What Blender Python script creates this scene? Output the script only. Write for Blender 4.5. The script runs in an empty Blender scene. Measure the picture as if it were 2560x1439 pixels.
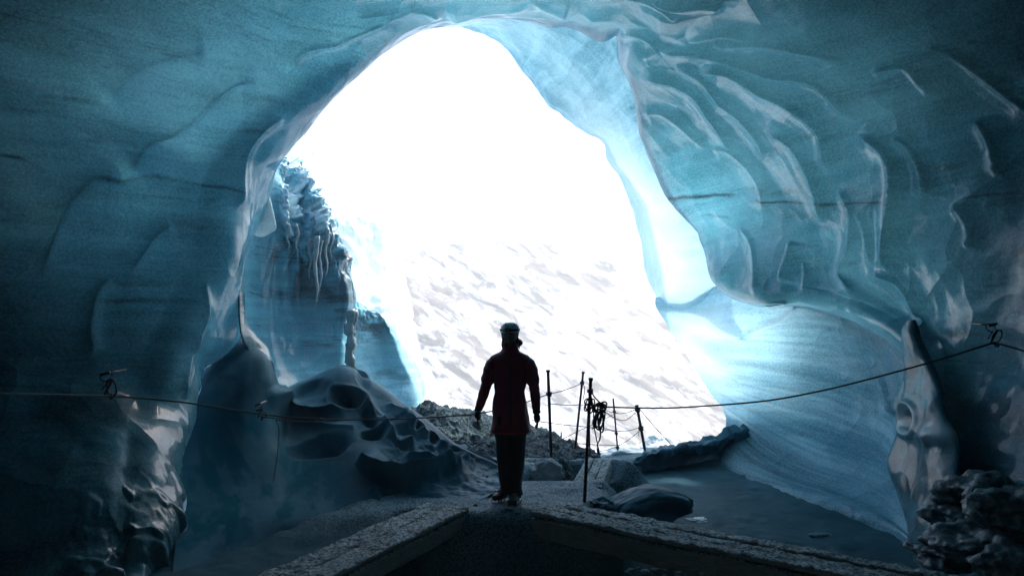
import bpy, bmesh, math, random
import numpy as np
from mathutils import Vector, Matrix
random.seed(7)
S = bpy.context.scene
COL = S.collection
R = math.radians
# ------------------------------------------------------------------ camera
CAM_Z, FPX, CX, HY = 1.62, 1707.0, 1280.0, 850.0
cam = bpy.data.cameras.new("camera")
cam.sensor_width = 36; cam.lens = 24; cam.clip_end = 3000; cam.clip_start = 0.05
cam.shift_y = (HY - 719.5) / 2560.0
co = bpy.data.objects.new("camera", cam); COL.objects.link(co)
co.location = (0, 0, CAM_Z); co.rotation_euler = (R(90), 0, 0)
S.camera = co
# ------------------------------------------------------------------ sky and sun
SUN_EL, SUN_AZ = 52.0, 35.0         # azimuth from +Y towards +X
w = bpy.data.worlds.new("World"); S.world = w; w.use_nodes = True
nt = w.node_tree; bg = nt.nodes["Background"]
sky = nt.nodes.new("ShaderNodeTexSky"); sky.sky_type = 'NISHITA'; sky.sun_disc = False
sky.sun_elevation = R(SUN_EL); sky.sun_rotation = R(SUN_AZ)
sky.air_density = 1.0; sky.dust_density = 3.0; sky.ozone_density = 0.5
nt.links.new(sky.outputs[0], bg.inputs[0]); bg.inputs[1].default_value = 0.15
sl = bpy.data.lights.new("sun", 'SUN'); sl.energy = 1.9; sl.angle = R(4); sl.color = (1, .96, .9)
so = bpy.data.objects.new("sun", sl); COL.objects.link(so)
sd = Vector((math.sin(R(SUN_AZ))*math.cos(R(SUN_EL)), math.cos(R(SUN_AZ))*math.cos(R(SUN_EL)), math.sin(R(SUN_EL))))
so.rotation_euler = (-sd).to_track_quat('-Z', 'Y').to_euler(); so.location = (10, 30, 30)
S.view_settings.view_transform = 'Standard'; S.view_settings.look = 'None'
S.view_settings.gamma = 1; S.view_settings.exposure = 1.8
S.cycles.max_bounces = 10; S.cycles.diffuse_bounces = 7; S.cycles.glossy_bounces = 4
S.cycles.sample_clamp_indirect = 6; S.cycles.blur_glossy = 0.2
S.cycles.caustics_refractive = False; S.cycles.use_denoising = True

# ------------------------------------------------------------------ helpers
def W(px, py, d): return Vector(((px-CX)/FPX*d, d, CAM_Z+(HY-py)/FPX*d))
def Wn(a):
    a = np.asarray(a, float)
    return np.stack([(a[..., 0]-CX)/FPX*a[..., 2], a[..., 2], CAM_Z+(HY-a[..., 1])/FPX*a[..., 2]], -1)
def proj(P): return CX+P[..., 0]/np.maximum(P[..., 1], .4)*FPX, HY-(P[..., 2]-CAM_Z)/np.maximum(P[..., 1], .4)*FPX
def ss(a, b, x):
    t = np.clip((x-a)/(b-a), 0, 1); return t*t*(3-2*t)
def _h(ix, iy, iz, k):
    n = (ix.astype(np.int64)*73856093) ^ (iy.astype(np.int64)*19349663) ^ (iz.astype(np.int64)*83492791) ^ (k*2654435761)
    n = (n ^ (n >> 13))*1274126177 & 0xffffffff
    n = (n ^ (n >> 16))*2246822519 & 0xffffffff
    return ((n ^ (n >> 15)) & 0xffffff)/float(0xffffff)
def vnoise(P, sc=1.0, k=1):
    q = P*np.asarray(sc); i = np.floor(q); f = q-i; u = f*f*f*(f*(f*6-15)+10); i = i.astype(np.int64); r = 0
    for dx in (0, 1):
        for dy in (0, 1):
            for dz in (0, 1):
                wt = (u[..., 0] if dx else 1-u[..., 0])*(u[..., 1] if dy else 1-u[..., 1])*(u[..., 2] if dz else 1-u[..., 2])
                r = r+wt*_h(i[..., 0]+dx, i[..., 1]+dy, i[..., 2]+dz, k)
    return r*2-1
def fbm(P, sc=1.0, o=4, k=1, g=.5):
    r = 0; a = 1; sc = np.asarray(sc, float)
    for j in range(o):
        r = r+a*vnoise(P, sc*2**j, k+j); a *= g
    return r
def worley(P, sc=1.0, k=5):
    q = P*np.asarray(sc); i = np.floor(q).astype(np.int64)
    f1 = np.full(q.shape[:-1], 9.); f2 = f1.copy()
    for dx in (-1, 0, 1):
        for dy in (-1, 0, 1):
            for dz in (-1, 0, 1):
                a, b, c = i[..., 0]+dx, i[..., 1]+dy, i[..., 2]+dz
                d = (a+_h(a, b, c, k)-q[..., 0])**2+(b+_h(a, b, c, k+1)-q[..., 1])**2+(c+_h(a, b, c, k+2)-q[..., 2])**2
                f2 = np.minimum(f2, np.maximum(f1, d)); f1 = np.minimum(f1, d)
    return f1, f2
def cr(P, t):                       # Catmull-Rom along axis 0 at float params t
    n = len(P); t = np.clip(t, 0, n-1.000001); i = t.astype(int); f = (t-i).reshape((-1,)+(1,)*(P.ndim-1))
    Pe = np.concatenate([2*P[:1]-P[1:2], P, 2*P[-1:]-P[-2:-1]])
    a, b, c, d = Pe[i], Pe[i+1], Pe[i+2], Pe[i+3]
    return .5*((2*b)+(c-a)*f+(2*a-5*b+4*c-d)*f*f+(3*b-a-3*c+d)*f**3)
def gridmesh(name, P, mat, attrs=None, closed=False, parent=None):
    nu, nv = P.shape[:2]
    idx = np.arange(nu*nv).reshape(nu, nv)
    if closed: idx = np.concatenate([idx, idx[:, :1]], 1)
    q = np.stack([idx[:-1, :-1], idx[1:, :-1], idx[1:, 1:], idx[:-1, 1:]], -1).reshape(-1, 4)
    me = bpy.data.meshes.new(name)
    me.vertices.add(nu*nv); me.vertices.foreach_set("co", P.reshape(-1).astype(np.float32))
    me.loops.add(q.size); me.loops.foreach_set("vertex_index", q.reshape(-1).astype(np.int32))
    me.polygons.add(len(q)); me.polygons.foreach_set("loop_start", (np.arange(len(q))*4).astype(np.int32))
    me.polygons.foreach_set("loop_total", np.full(len(q), 4, np.int32))
    me.polygons.foreach_set("use_smooth", np.ones(len(q), bool))
    me.update(calc_edges=True)
    for k, v in (attrs or {}).items():
        a = me.attributes.new(k, 'FLOAT', 'POINT'); a.data.foreach_set("value", v.reshape(-1).astype(np.float32))
    me.materials.append(mat)
    o = bpy.data.objects.new(name, me); COL.objects.link(o); o.parent = parent
    return o
def tag(o, label=None, cat=None, group=None, kind=None):
    if label: o['label'] = label
    if cat: o['category'] = cat
    if group: o['group'] = group
    if kind: o['kind'] = kind
    return o
def gnormals(P, toward=None):
    du = np.gradient(P, axis=0); dv = np.gradient(P, axis=1)
    n = np.cross(du, dv); n /= np.linalg.norm(n, axis=-1, keepdims=True)+1e-9
    if toward is not None:
        T = toward(P) if callable(toward) else np.asarray(toward)-P
        n *= np.sign((n*T).sum(-1, keepdims=True)+1e-9)
    return n
def patch(name, rows, mat, tu, tv, disp=None, toward=(0, 0, 1.6), attr=None, world=False):
    C = np.array(rows, float)
    if not world: C = Wn(C)
    P = cr(C, tu); P = cr(P.transpose(1, 0, 2), tv).transpose(1, 0, 2)
    n = gnormals(P, toward)
    at = {}
    if attr: at = attr(P)
    if disp is not None: P = P+n*disp(P, tu, tv)[..., None]
    return gridmesh(name, P, mat, at)
def polydist(px, py, pts):          # signed distance in pixels to a polyline, and arc fraction
    pts = np.array(pts, float); best = np.full(px.shape, 1e9); sg = np.zeros(px.shape); ft = np.zeros(px.shape)
    L = np.r_[0, np.cumsum(np.linalg.norm(np.diff(pts, axis=0), axis=1))]
    for i in range(len(pts)-1):
        a, b = pts[i], pts[i+1]; e = b-a; l2 = (e**2).sum()
        t = np.clip(((px-a[0])*e[0]+(py-a[1])*e[1])/l2, 0, 1)
        dx, dy = px-a[0]-t*e[0], py-a[1]-t*e[1]; d = np.hypot(dx, dy); c = e[0]*dy-e[1]*dx
        m = d < best; best = np.where(m, d, best); sg = np.where(m, np.sign(c), sg); ft = np.where(m, (L[i]+t*math.sqrt(l2))/L[-1], ft)
    return best, sg, ft
def smooth_poly(pts, n=8):
    P = np.array(pts, float)
    return cr(P, np.linspace(0, len(P)-1, (len(P)-1)*n+1)) if len(P) > 2 else P
def ridge(H, px, py, pts, h, wp, wn, p=2.0, ends=(.12, .12), crest=True):
    """raise a cusped scallop ridge; wp = width (px) on the side right of travel, wn = the other side"""
    pts = smooth_poly(pts, 4); m = max(wp, wn)+4
    sel = (px > pts[:, 0].min()-m) & (px < pts[:, 0].max()+m) & (py > pts[:, 1].min()-m) & (py < pts[:, 1].max()+m)
    if not sel.any(): return
    d, s, f = polydist(px[sel], py[sel], pts)
    wd = np.where(s > 0, wp, wn); v = np.clip(1-d/wd, 0, 1)**p
    e = np.clip(f/max(ends[0], 1e-3), 0, 1)*np.clip((1-f)/max(ends[1], 1e-3), 0, 1); e = e*e*(3-2*e)
    v = v+(.20 if crest else 0)*np.exp(-(d/5.5)**2)
    H[sel] = np.maximum(H[sel], h*v*e)

# ------------------------------------------------------------------ materials
def newmat(name):
    m = bpy.data.materials.new(name); m.use_nodes = True
    return m, m.node_tree, m.node_tree.nodes["Principled BSDF"]
class NB:
    def __init__(s, t): s.t = t
    def n(s, kind, **kw):
        x = s.t.nodes.new("ShaderNode"+kind)
        for k, v in kw.items(): setattr(x, k, v)
        return x
    def l(s, a, b): s.t.links.new(a, b)
    def coord(s, scale=(1, 1, 1), rot=(0, 0, 0)):
        c = s.n("TexCoord"); m = s.n("Mapping"); m.inputs['Scale'].default_value = scale; m.inputs['Rotation'].default_value = rot
        s.l(c.outputs['Object'], m.inputs[0]); return m.outputs[0]
    def noise(s, vec, sc, det=4, rough=.5, dist=0):
        x = s.n("TexNoise"); x.inputs['Scale'].default_value = sc; x.inputs['Detail'].default_value = det
        x.inputs['Roughness'].default_value = rough; x.inputs['Distortion'].default_value = dist; s.l(vec, x.inputs['Vector']); return x.outputs['Fac']
    def ramp(s, fac, stops, interp='LINEAR'):
        r = s.n("ValToRGB"); r.color_ramp.interpolation = interp; e = r.color_ramp.elements
        while len(e) < len(stops): e.new(.5)
        for i, (p, c) in enumerate(stops):
            e[i].position = p; e[i].color = (c if len(c) == 4 else (*c, 1)) if hasattr(c, '__len__') else (c, c, c, 1)
        s.l(fac, r.inputs[0]); return r.outputs[0]
    def mix(s, f, a, b, mode='MIX'):
        x = s.n("Mix", data_type='RGBA', blend_type=mode)
        for sock, v in ((x.inputs[0], f), (x.inputs[6], a), (x.inputs[7], b)):
            if hasattr(v, 'links') or hasattr(v, 'is_linked'): s.l(v, sock)
            else: sock.default_value = v if not hasattr(v, '__len__') else (*v[:3], 1)
        return x.outputs[2]
    def math(s, op, a, b=0.0, c=None):
        x = s.n("Math", operation=op)
        for i, v in enumerate((a, b, c)):
            if v is None: continue
            if hasattr(v, 'is_linked'): s.l(v, x.inputs[i])
            else: x.inputs[i].default_value = v
        return x.outputs[0]
    def attr(s, name):
        x = s.n("Attribute"); x.attribute_name = name; return x.outputs['Fac']
    def bump(s, h, dist, strength=1.0, nrm=None):
        b = s.n("Bump"); b.inputs['Distance'].default_value = dist; b.inputs['Strength'].default_value = strength
        s.l(h, b.inputs['Height'])
        if nrm: s.l(nrm, b.inputs['Normal'])
        return b.outputs[0]

def ice_mat(name, clear=(.10, .30, .38), cloud=(.30, .52, .60), dirt_and_shade=(.012, .03, .04), rough=.16, silt_shade=.55, bumpk=1.0, band_rot=0.0, transl=0.0, bandk=.5, coat=.45, scal=.6):
    m, t, p = newmat(name); N = NB(t)
    v1 = N.coord((1, 1, 1))
    band = N.coord((.35, .35, 5.0), (0, band_rot, 0))
    n1 = N.noise(v1, .55, 4, .55, .4)
    n2 = N.noise(band, 1.3, 6, .65, .3)
    n3 = N.noise(N.coord((1.2, 1.2, 14), (0, band_rot, 0)), 2.2, 5, .7, .2)
    c = N.mix(N.ramp(n1, [(.3, 0), (.7, 1)]), clear, cloud)
    c = N.mix(N.math('MULTIPLY', N.ramp(n2, [(.42, 0), (.66, 1)]), bandk), c, tuple(min(1, x*1.45) for x in cloud))
    # silt layers frozen into the ice: dense thin dark streaks
    patchy = N.ramp(N.noise(band, .7, 3, .5, .5), [(.48, 0), (.64, 1)])
    st = N.math('MULTIPLY', N.ramp(n3, [(.5, 0), (.62, 1)]), patchy)
    st = N.math('MULTIPLY', st, silt_shade)
    st = N.math('MINIMUM', N.math('ADD', st, N.attr('silt_shade')), .93)  # attribute holds silt marks plus shade painted into the ice colour
    c = N.mix(st, c, dirt_and_shade)
    c = N.mix(N.attr('deep_shade'), c, (.012, .13, .19))  # dark blue tint that paints shade into the hollow
    fr = N.attr('frost')  # real frost, plus glow painted on the lip, mouth wall and hollow
    c = N.mix(fr, c, (.62, .72, .76))
    mott = N.ramp(N.noise(v1, 38, 4, .75), [(.38, 0), (.62, 1)])      # bubbles and grit near the surface
    c = N.mix(.5, c, N.mix(mott, tuple(x*.45 for x in clear), tuple(min(1, x*1.25) for x in cloud)), 'SOFT_LIGHT')
    c = N.mix(N.math('MULTIPLY', mott, .16), c, tuple(min(1, x*1.3) for x in cloud))
    pin = N.ramp(N.noise(v1, 95, 2, .6), [(.68, 0), (.72, 1)]); c = N.mix(N.math('MULTIPLY', pin, .5), c, (.6, .75, .8))
    N.l(c, p.inputs['Base Color'])
    fine = N.noise(v1, 42, 5, .6)
    grain = N.noise(v1, 160, 3, .6)
    rg = N.math('MULTIPLY_ADD', N.noise(v1, 3.0, 5, .6, .5), .24, rough-.10)
    rg = N.math('ADD', rg, N.math('MULTIPLY', st, .25)); rg = N.math('ADD', rg, N.math('MULTIPLY', fr, .3))
    N.l(rg, p.inputs['Roughness'])
    p.inputs['IOR'].default_value = 1.36
    wv = N.n("VectorMath", operation='ADD'); nn = N.n("TexNoise"); nn.inputs['Scale'].default_value = .9; nn.inputs['Detail'].default_value = 2
    N.l(v1, nn.inputs['Vector']); N.l(nn.outputs['Color'], wv.inputs[0]); N.l(N.coord((1.0, .8, .62)), wv.inputs[1])
    vo = N.n("TexVoronoi"); vo.inputs['Scale'].default_value = 2.1; N.l(wv.outputs[0], vo.inputs['Vector'])
    sc_ = N.math('POWER', vo.outputs['Distance'], 2.0)
    b = N.bump(sc_, .10*scal, .8); cb = b
    b = N.bump(N.noise(v1, 7, 4, .5, .3), .012*bumpk, .6, b)
    b = N.bump(fine, .0035*bumpk, .6, b); b = N.bump(grain, .0012*bumpk, .5, b)
    N.l(b, p.inputs['Normal'])
    p.inputs['Specular IOR Level'].default_value = .22 if coat else .10; p.inputs['Coat Weight'].default_value = coat; p.inputs['Coat IOR'].default_value = 1.4
    N.l(N.ramp(N.noise(v1, 1.1, 4, .6), [(.4, .025), (.7, .10)]), p.inputs['Coat Roughness'])
    N.l(N.bump(N.noise(v1, 5, 3, .5, .4), .005*bumpk, .4, cb), p.inputs['Coat Normal'])
    if transl > 0:
        tr = N.n("BsdfTranslucent"); N.l(c, tr.inputs[0]); mx = N.n("MixShader"); N.l(N.math('MULTIPLY', N.attr('thin'), transl), mx.inputs[0])
        out = [x for x in t.nodes if x.type == 'OUTPUT_MATERIAL'][0]
        N.l(p.outputs[0], mx.inputs[1]); N.l(tr.outputs[0], mx.inputs[2]); N.l(mx.outputs[0], out.inputs[0])
    return m
M_ICE = ice_mat("blue_ice", (.040,.178,.228), (.130,.320,.385), silt_shade=.3, transl=.55, bandk=.28)
M_ICE_OUT = ice_mat("bright_blue_ice", (.11, .35, .45), (.38, .60, .68), rough=.26, silt_shade=.3, transl=.6, coat=.0)
M_ICE_RIM = ice_mat("clear_rim_ice", (.36, .52, .58), (.62, .72, .76), rough=.12, silt_shade=.15, transl=.5)
M_ALC = ice_mat("alcove_ice", (.07, .25, .33), (.16, .38, .46), rough=.3, silt_shade=.75, transl=.1)

def snow_mat(name, a, b, speck=(.02, .025, .03), amount=.35, sc=60, rough=.75, bd=.01, big=2.0, spec=.12):
    m, t, p = newmat(name); N = NB(t); v = N.coord(); p.inputs['Specular IOR Level'].default_value = spec
    c = N.mix(N.ramp(N.noise(v, big, 5, .6), [(.35, 0), (.65, 1)]), a, b)
    s = N.ramp(N.noise(v, sc, 4, .7), [(.5, 0), (.6, 1)])
    s = N.math('MULTIPLY', s, N.ramp(N.noise(v, big*1.7, 4, .6), [(.35, .25), (.65, 1)]))
    s = N.math('MULTIPLY', s, amount)
    c = N.mix(s, c, speck)
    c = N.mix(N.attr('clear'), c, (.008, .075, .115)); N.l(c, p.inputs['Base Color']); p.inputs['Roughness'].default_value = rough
    N.l(N.math('MULTIPLY_ADD', N.attr('clear'), -spec*.95, spec), p.inputs['Specular IOR Level'])
    h = N.bump(N.noise(v, sc*.25, 6, .65), bd*2.2, .8); h = N.bump(N.noise(v, sc, 5, .7), bd, .9, h)
    N.l(h, p.inputs['Normal']); return m
M_DUST = snow_mat("dusty_snow", (.10, .20, .25), (.18, .31, .37), amount=.75, sc=55)
M_MOUND = snow_mat("snow_dusted_ice", (.018, .075, .11), (.075, .20, .265), amount=.3, sc=90, rough=.5, bd=.0006, big=1.0, spec=.025)
M_FLOOR = snow_mat("frozen_silt_floor", (.014, .062, .088), (.035, .11, .145), spec=.03, amount=.25, sc=80, rough=.6, bd=.004, big=.9)
M_GRAVEL = snow_mat("frosted_gravel", (.012, .032, .042), (.06, .11, .135), speck=(.34, .42, .46), amount=.6, sc=24, rough=.9, bd=.03, big=5)
M_SNOWOUT = snow_mat("clean_snow", (.72, .78, .82), (.86, .88, .90), amount=.05, sc=14, bd=.02)

# ------------------------------------------------------------------ near chamber of the cave
# each row: back edge of the lip, front edge of the lip, middle, just outside the frame   (px, py, metres)
ROWS = [
 ((425,1540,5.6),(350,1540,5.1),(240,1540,4.9),(-120,1620,4.6)),
 ((412,1450,5.8),(350,1450,5.3),(230,1440,5.1),(-160,1480,4.8)),
 ((430,1370,6.0),(362,1385,5.5),(230,1350,5.4),(-160,1370,5.0)),
 ((441,1290,6.2),(378,1300,5.8),(235,1260,5.6),(-160,1250,5.2)),
 ((438,1220,6.5),(372,1210,6.1),(240,1160,5.9),(-160,1130,5.5)),
 ((446,1140,6.8),(382,1120,6.4),(250,1060,6.2),(-160,1010,5.8)),
 ((478,1060,7.2),(408,1030,6.8),(262,960,6.6),(-160,900,6.0)),
 ((486,980,7.5),(415,960,7.0),(275,880,6.9),(-160,790,6.2)),
 ((508,910,8.0),(445,880,7.3),(290,800,7.1),(-160,690,6.3)),
 ((592,878,8.5),(495,830,7.6),(310,720,7.3),(-160,590,6.4)),
 ((600,820,8.8),(535,765,7.8),(335,650,7.5),(-160,490,6.4)),
 ((598,745,9.0),(566,710,7.9),(360,580,7.6),(-160,400,6.4)),
 ((604,650,9.2),(572,640,8.0),(385,510,7.7),(-160,310,6.4)),
 ((640,560,9.4),(568,560,8.1),(410,440,7.8),(-160,220,6.4)),
 ((660,500,9.5),(588,490,8.2),(435,370,7.9),(-150,130,6.4)),
 ((684,425,9.6),(628,418,8.3),(470,300,7.9),(-130,20,6.3)),
 ((728,362,9.7),(668,385,8.4),(520,220,7.9),(-80,-90,6.2)),
 ((785,305,9.7),(722,305,8.5),(590,140,7.9),(60,-170,6.1)),
 ((832,236,9.7),(800,238,8.6),(660,70,7.9),(250,-220,6.1)),
 ((905,165,9.7),(872,172,8.7),(750,20,7.9),(430,-250,6.1)),
 ((990,108,9.7),(965,98,8.7),(860,-20,7.9),(620,-270,6.1)),
 ((1060,72,9.6),(1050,56,8.8),(960,-40,7.9),(800,-280,6.1)),
 ((1115,62,9.6),(1115,40,8.8),(1080,-45,7.9),(980,-280,6.1)),
 ((1200,50,9.6),(1200,34,8.8),(1200,-45,7.9),(1180,-280,6.1)),
 ((1290,52,9.6),(1290,36,8.8),(1320,-42,7.9),(1380,-270,6.0)),
 ((1370,68,9.6),(1380,42,8.8),(1430,-38,7.9),(1560,-260,6.0)),
 ((1430,66,9.6),(1450,48,8.8),(1530,-20,7.9),(1720,-250,6.0)),
 ((1502,98,9.5),(1520,62,8.8),(1620,0,7.9),(1880,-230,6.0)),
 ((1545,84,9.5),(1570,80,8.9),(1690,50,8.0),(2060,-200,6.0)),
 ((1560,140,9.9),(1572,130,9.1),(1770,95,8.2),(2280,-160,6.1)),
 ((1582,190,10.1),(1590,180,9.4),(1830,150,8.4),(2480,-90,6.1)),
 ((1596,250,10.5),(1605,245,10.0),(1870,220,8.6),(2680,20,6.0)),
 ((1597,340,11.0),(1610,335,10.5),(1900,290,8.8),(2700,130,6.0)),
 ((1634,450,11.4),(1650,440,10.9),(1940,370,9.0),(2700,240,6.0)),
 ((1685,530,11.6),(1700,520,11.1),(1975,450,9.1),(2700,340,5.9)),
 ((1762,610,11.6),(1775,600,11.1),(2010,530,9.1),(2700,440,5.8)),
 ((1800,700,11.1),(1815,690,10.6),(2060,610,8.9),(2700,540,5.8)),
 ((1885,752,10.3),(1900,744,9.8),(2130,670,8.6),(2700,630,5.7)),
 ((1995,748,9.8),(2005,740,9.2),(2220,730,8.1),(2700,710,5.7)),
 ((2130,785,9.0),(2145,780,8.4),(2310,790,7.6),(2700,790,5.6)),
 ((2240,860,8.1),(2260,855,7.5),(2390,870,7.0),(2700,880,5.5)),
 ((2290,960,7.5),(2315,955,7.0),(2430,970,6.5),(2700,980,5.4)),
 ((2310,1070,7.2),(2335,1070,6.7),(2450,1080,6.2),(2700,1090,5.3)),
 ((2300,1180,7.0),(2330,1180,6.5),(2450,1190,6.0),(2700,1200,5.2)),
 ((2290,1290,6.8),(2315,1290,6.3),(2440,1300,5.8),(2700,1320,5.1)),
 ((2285,1400,6.5),(2300,1400,6.0),(2430,1410,5.5),(2700,1430,4.9)),
 ((2285,1520,6.0),(2300,1520,5.6),(2430,1530,5.2),(2700,1550,4.7)),
]
def chamber_grid():
    out = []
    for i, (K, Rm, A, B) in enumerate(ROWS):
        if 8 <= i <= 21:                       # lip face turned towards the opening
            rr_ = np.hypot(Rm[0]-CX, Rm[1]-960)*Rm[2]; kk_ = np.hypot(K[0]-CX, K[1]-960); K = (K[0], K[1], min(rr_*1.05/kk_, Rm[2]+2.2))
        k, r, a, b = [np.array(W(*q)) for q in (K, Rm, A, B)]
        c0 = np.array([-.4, 0, 2.2]); rad = k-c0; rad[1] = 0; rad /= np.linalg.norm(rad)
        right = i >= 31
        f1 = k+rad*(.3 if right else .35)+np.array([0, .25, 0])
        f2 = k+rad*(.6 if right else .8)+np.array([0, .1, 0])
        mid = (a+b)/2
        c = np.array([b[0]*1.02, 0.5, 1.5+(b[2]-1.5)*1.0]); d = np.array([b[0]*.92, -4.0, 1.5+(b[2]-1.5)*.8]); e = np.array([b[0]*.05, -6.5, 1.5+(b[2]-1.5)*.05])
        out.append([f2, f1, k, r, r*.5+a*.5+(np.array([0, .0, 0])), a, mid, b, b*.86+c*.14, b*.55+c*.45, c, d, e])
    return np.array(out)
# scallop ridges on the walls: (points in the view, height m, width px right of travel, width px left of travel)
RIDGES = [
 ([(1767,107),(1900,93),(2034,116),(2100,138),(2127,142)], .16, 60, 16),
 ([(2127,142),(2090,160),(2030,190),(1960,206)], .08, 24, 20),
 ([(1700,106),(1800,84),(1950,92),(2060,108),(2120,125)], .10, 26, 12),
 ([(1625,129),(1745,122),(1811,133),(1878,156),(1945,176),(2034,191),(2100,249),(2145,307)], .20, 70, 14),
 ([(1731,178),(1811,160),(1887,196),(1927,218),(1989,254),(2056,308),(2078,378),(2087,445)], .24, 90, 14),
 ([(1600,195),(1640,190),(1700,210),(1749,238),(1785,294),(1811,365),(1834,396)], .18, 80, 13),
 ([(1678,156),(1722,173),(1767,196),(1811,245),(1856,289),(1891,347),(1905,378),(1891,414)], .16, 60, 12),
 ([(1605,285),(1656,285),(1713,329),(1767,382)], .10, 70, 14),
 ([(1767,382),(1811,382),(1865,427),(1900,480),(1909,529)], .14, 70, 12),
 ([(1909,320),(1967,334),(2011,378),(2043,436),(2065,503),(2060,560)], .20, 60, 16),
 ([(2100,471),(2131,489),(2154,534),(2150,592),(2125,650),(2116,700),(2144,755)], .18, 45, 14),
 ([(2149,511),(2180,556),(2192,610),(2205,660)], .12, 26, 14),
 ([(2145,334),(2190,347),(2230,383),(2256,436),(2257,511),(2249,578),(2246,640),(2240,690)], .28, 70, 14),
 ([(2234,340),(2278,369),(2314,423),(2332,475),(2328,500)], .15, 45, 12),
 ([(2180,180),(2265,169),(2300,205),(2336,245)], .12, 34, 12),
 ([(2300,116),(2367,133),(2434,178),(2510,236),(2590,296)], .12, 60, 12),
 ([(2350,95),(2400,105),(2440,122)], .06, 20, 10),
 ([(2438,298),(2478,356),(2496,414),(2487,445)], .12, 40, 12),
 ([(2390,507),(2416,534),(2432,587),(2418,625)], .14, 36, 12),
 ([(2200,673),(2255,695),(2288,740),(2311,801),(2305,834),(2288,860)], .20, 50, 12),
 ([(1985,600),(1978,640),(1961,712)], .12, 16, 36),
 ([(2015,650),(2022,700),(2020,740)], .07, 26, 12),
 ([(1850,560),(1885,600),(1900,660),(1896,745)], .13, 60, 12),
 ([(1730,590),(1765,630),(1781,700),(1778,765)], .12, 60, 12),
 ([(2342,845),(2362,890),(2366,950),(2352,1010)], .10, 26, 10),
 # left wall
 ([(240,249),(311,187),(378,151),(445,129),(511,120)], .14, 110, 34),
 ([(302,467),(329,414),(369,369),(422,342),(480,302),(534,249),(591,213),(645,213)], .17, 130, 34),
 ([(105,700),(118,640),(151,542),(178,502),(222,463),(267,449),(302,462)], .18, 120, 22),
 ([(707,196),(738,138),(783,111),(832,98),(889,62),(940,40),(965,20),(1060,-10)], .15, 60, 20),
 ([(865,22),(920,14),(1000,4),(1060,14),(1108,40)], .12, 50, 16),
 ([(569,525),(600,422),(631,365),(676,311),(711,293)], .15, 30, 26),
 ([(320,700),(345,660),(391,600),(440,575)], .12, 90, 24),
 ([(232,900),(224,850),(226,800),(240,745),(275,700)], .14, 60, 14),
 ([(455,1010),(445,960),(448,900),(470,850),(500,790),(520,700)], .12, 30, 26),
 # ceiling lip
 ([(1110,40),(1200,30),(1290,22),(1330,2),(1345,-20)], .12, 20, 34),
 ([(1320,0),(1370,28),(1420,44)], .12, 24, 24),
 ([(1450,46),(1560,58),(1640,72),(1720,92)], .12, 26, 26),
 ([(1505,22),(1560,2),(1620,6),(1672,34),(1690,60)], .12, 26, 18),
 ([(1620,0),(1690,24),(1750,18),(1810,20)], .14, 26, 18),
 ([(1545,84),(1600,96),(1640,128),(1600,150)], .10, 18, 18),
]
CRACKS = [([(-40,380),(60,400),(120,432),(232,456),(300,462),(360,450),(450,462),(520,478),(590,482)], 5, .9),
 ([(1590,505),(1700,500),(1840,497),(1905,508),(2000,506),(2150,503),(2330,500),(2420,492),(2600,480)], 4, .95),
 ([(2280,845),(2340,850),(2420,838),(2560,846)], 8, .6),
 ([(1900,520),(2050,530),(2200,500),(2330,430),(2480,380),(2620,352)], 20, .28),
 ([(100,240),(180,244),(240,256)], 8, .7), ([(150,350),(260,356),(330,375)], 10, .55),
 ([(1700,560),(1760,545),(1830,548)], 3, .35)]
def silt_shade_attr(P):
    px, py = proj(P); s = np.zeros(px.shape)
    wob = fbm(P, 1.6, 3, 31)*9
    for pts, wd, a in CRACKS:
        d, sg, f = polydist(px, py+wob*.5, smooth_poly(pts, 4))
        ww = wd*(1+.8*vnoise(P, 3., 77))
        s = np.maximum(s, a*ss(-.75, .1, vnoise(P, 1.7, 78)+.4*vnoise(P, 6., 79))*np.exp(-(d/ww)**2)*np.where(np.minimum(f, 1-f) > .002, 1, 0)*(P[..., 1] > 2)*(P[..., 1] < 16))
    # smudged bands of old ash left of the niche
    for (cx, cy, rx, ry, a, k) in ((330,750,110,45,.8,3), (480,570,70,26,.5,4), (60,520,160,90,.35,6), (230,360,120,60,.3,8), (170,120,60,12,.9,50), (250,382,70,10,.8,51), (90,268,90,16,.7,52), (60,30,140,24,.6,53), (640,330,70,8,.5,54), (700,245,90,14,.4,55), (480,250,130,22,.3,56), (190,495,90,16,.5,57), (2400,420,160,30,.5,58), (2000,330,120,14,.35,59), (2480,560,120,30,.5,60), (1950,480,90,10,.4,61), (120,1250,240,120,.45,9), (700,470,40,20,.3,11)):
        q = np.exp(-(((px-cx)/rx)**2+((py-cy)/ry)**2))
        s = np.maximum(s, a*q*ss(-.35, .35, vnoise(P, (1.2, 1.2, 16), k)+.3*vnoise(P, (3, 3, 40), k+1))*(P[..., 1] > 2))
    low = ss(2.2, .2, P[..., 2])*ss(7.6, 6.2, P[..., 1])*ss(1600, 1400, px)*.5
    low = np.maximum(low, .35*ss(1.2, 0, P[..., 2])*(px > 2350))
    low = np.maximum(low, .72*ss(7.7, 6.0, P[..., 1]+.25*vnoise(P, .6, 36))); low = np.maximum(low, .7*ss(2150, 2600, px)*ss(420, -60, py))  # painted shade: walls darken away from the mouth and towards top right
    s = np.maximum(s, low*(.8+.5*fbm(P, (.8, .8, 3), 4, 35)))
    return np.clip(s, 0, .95)
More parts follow.
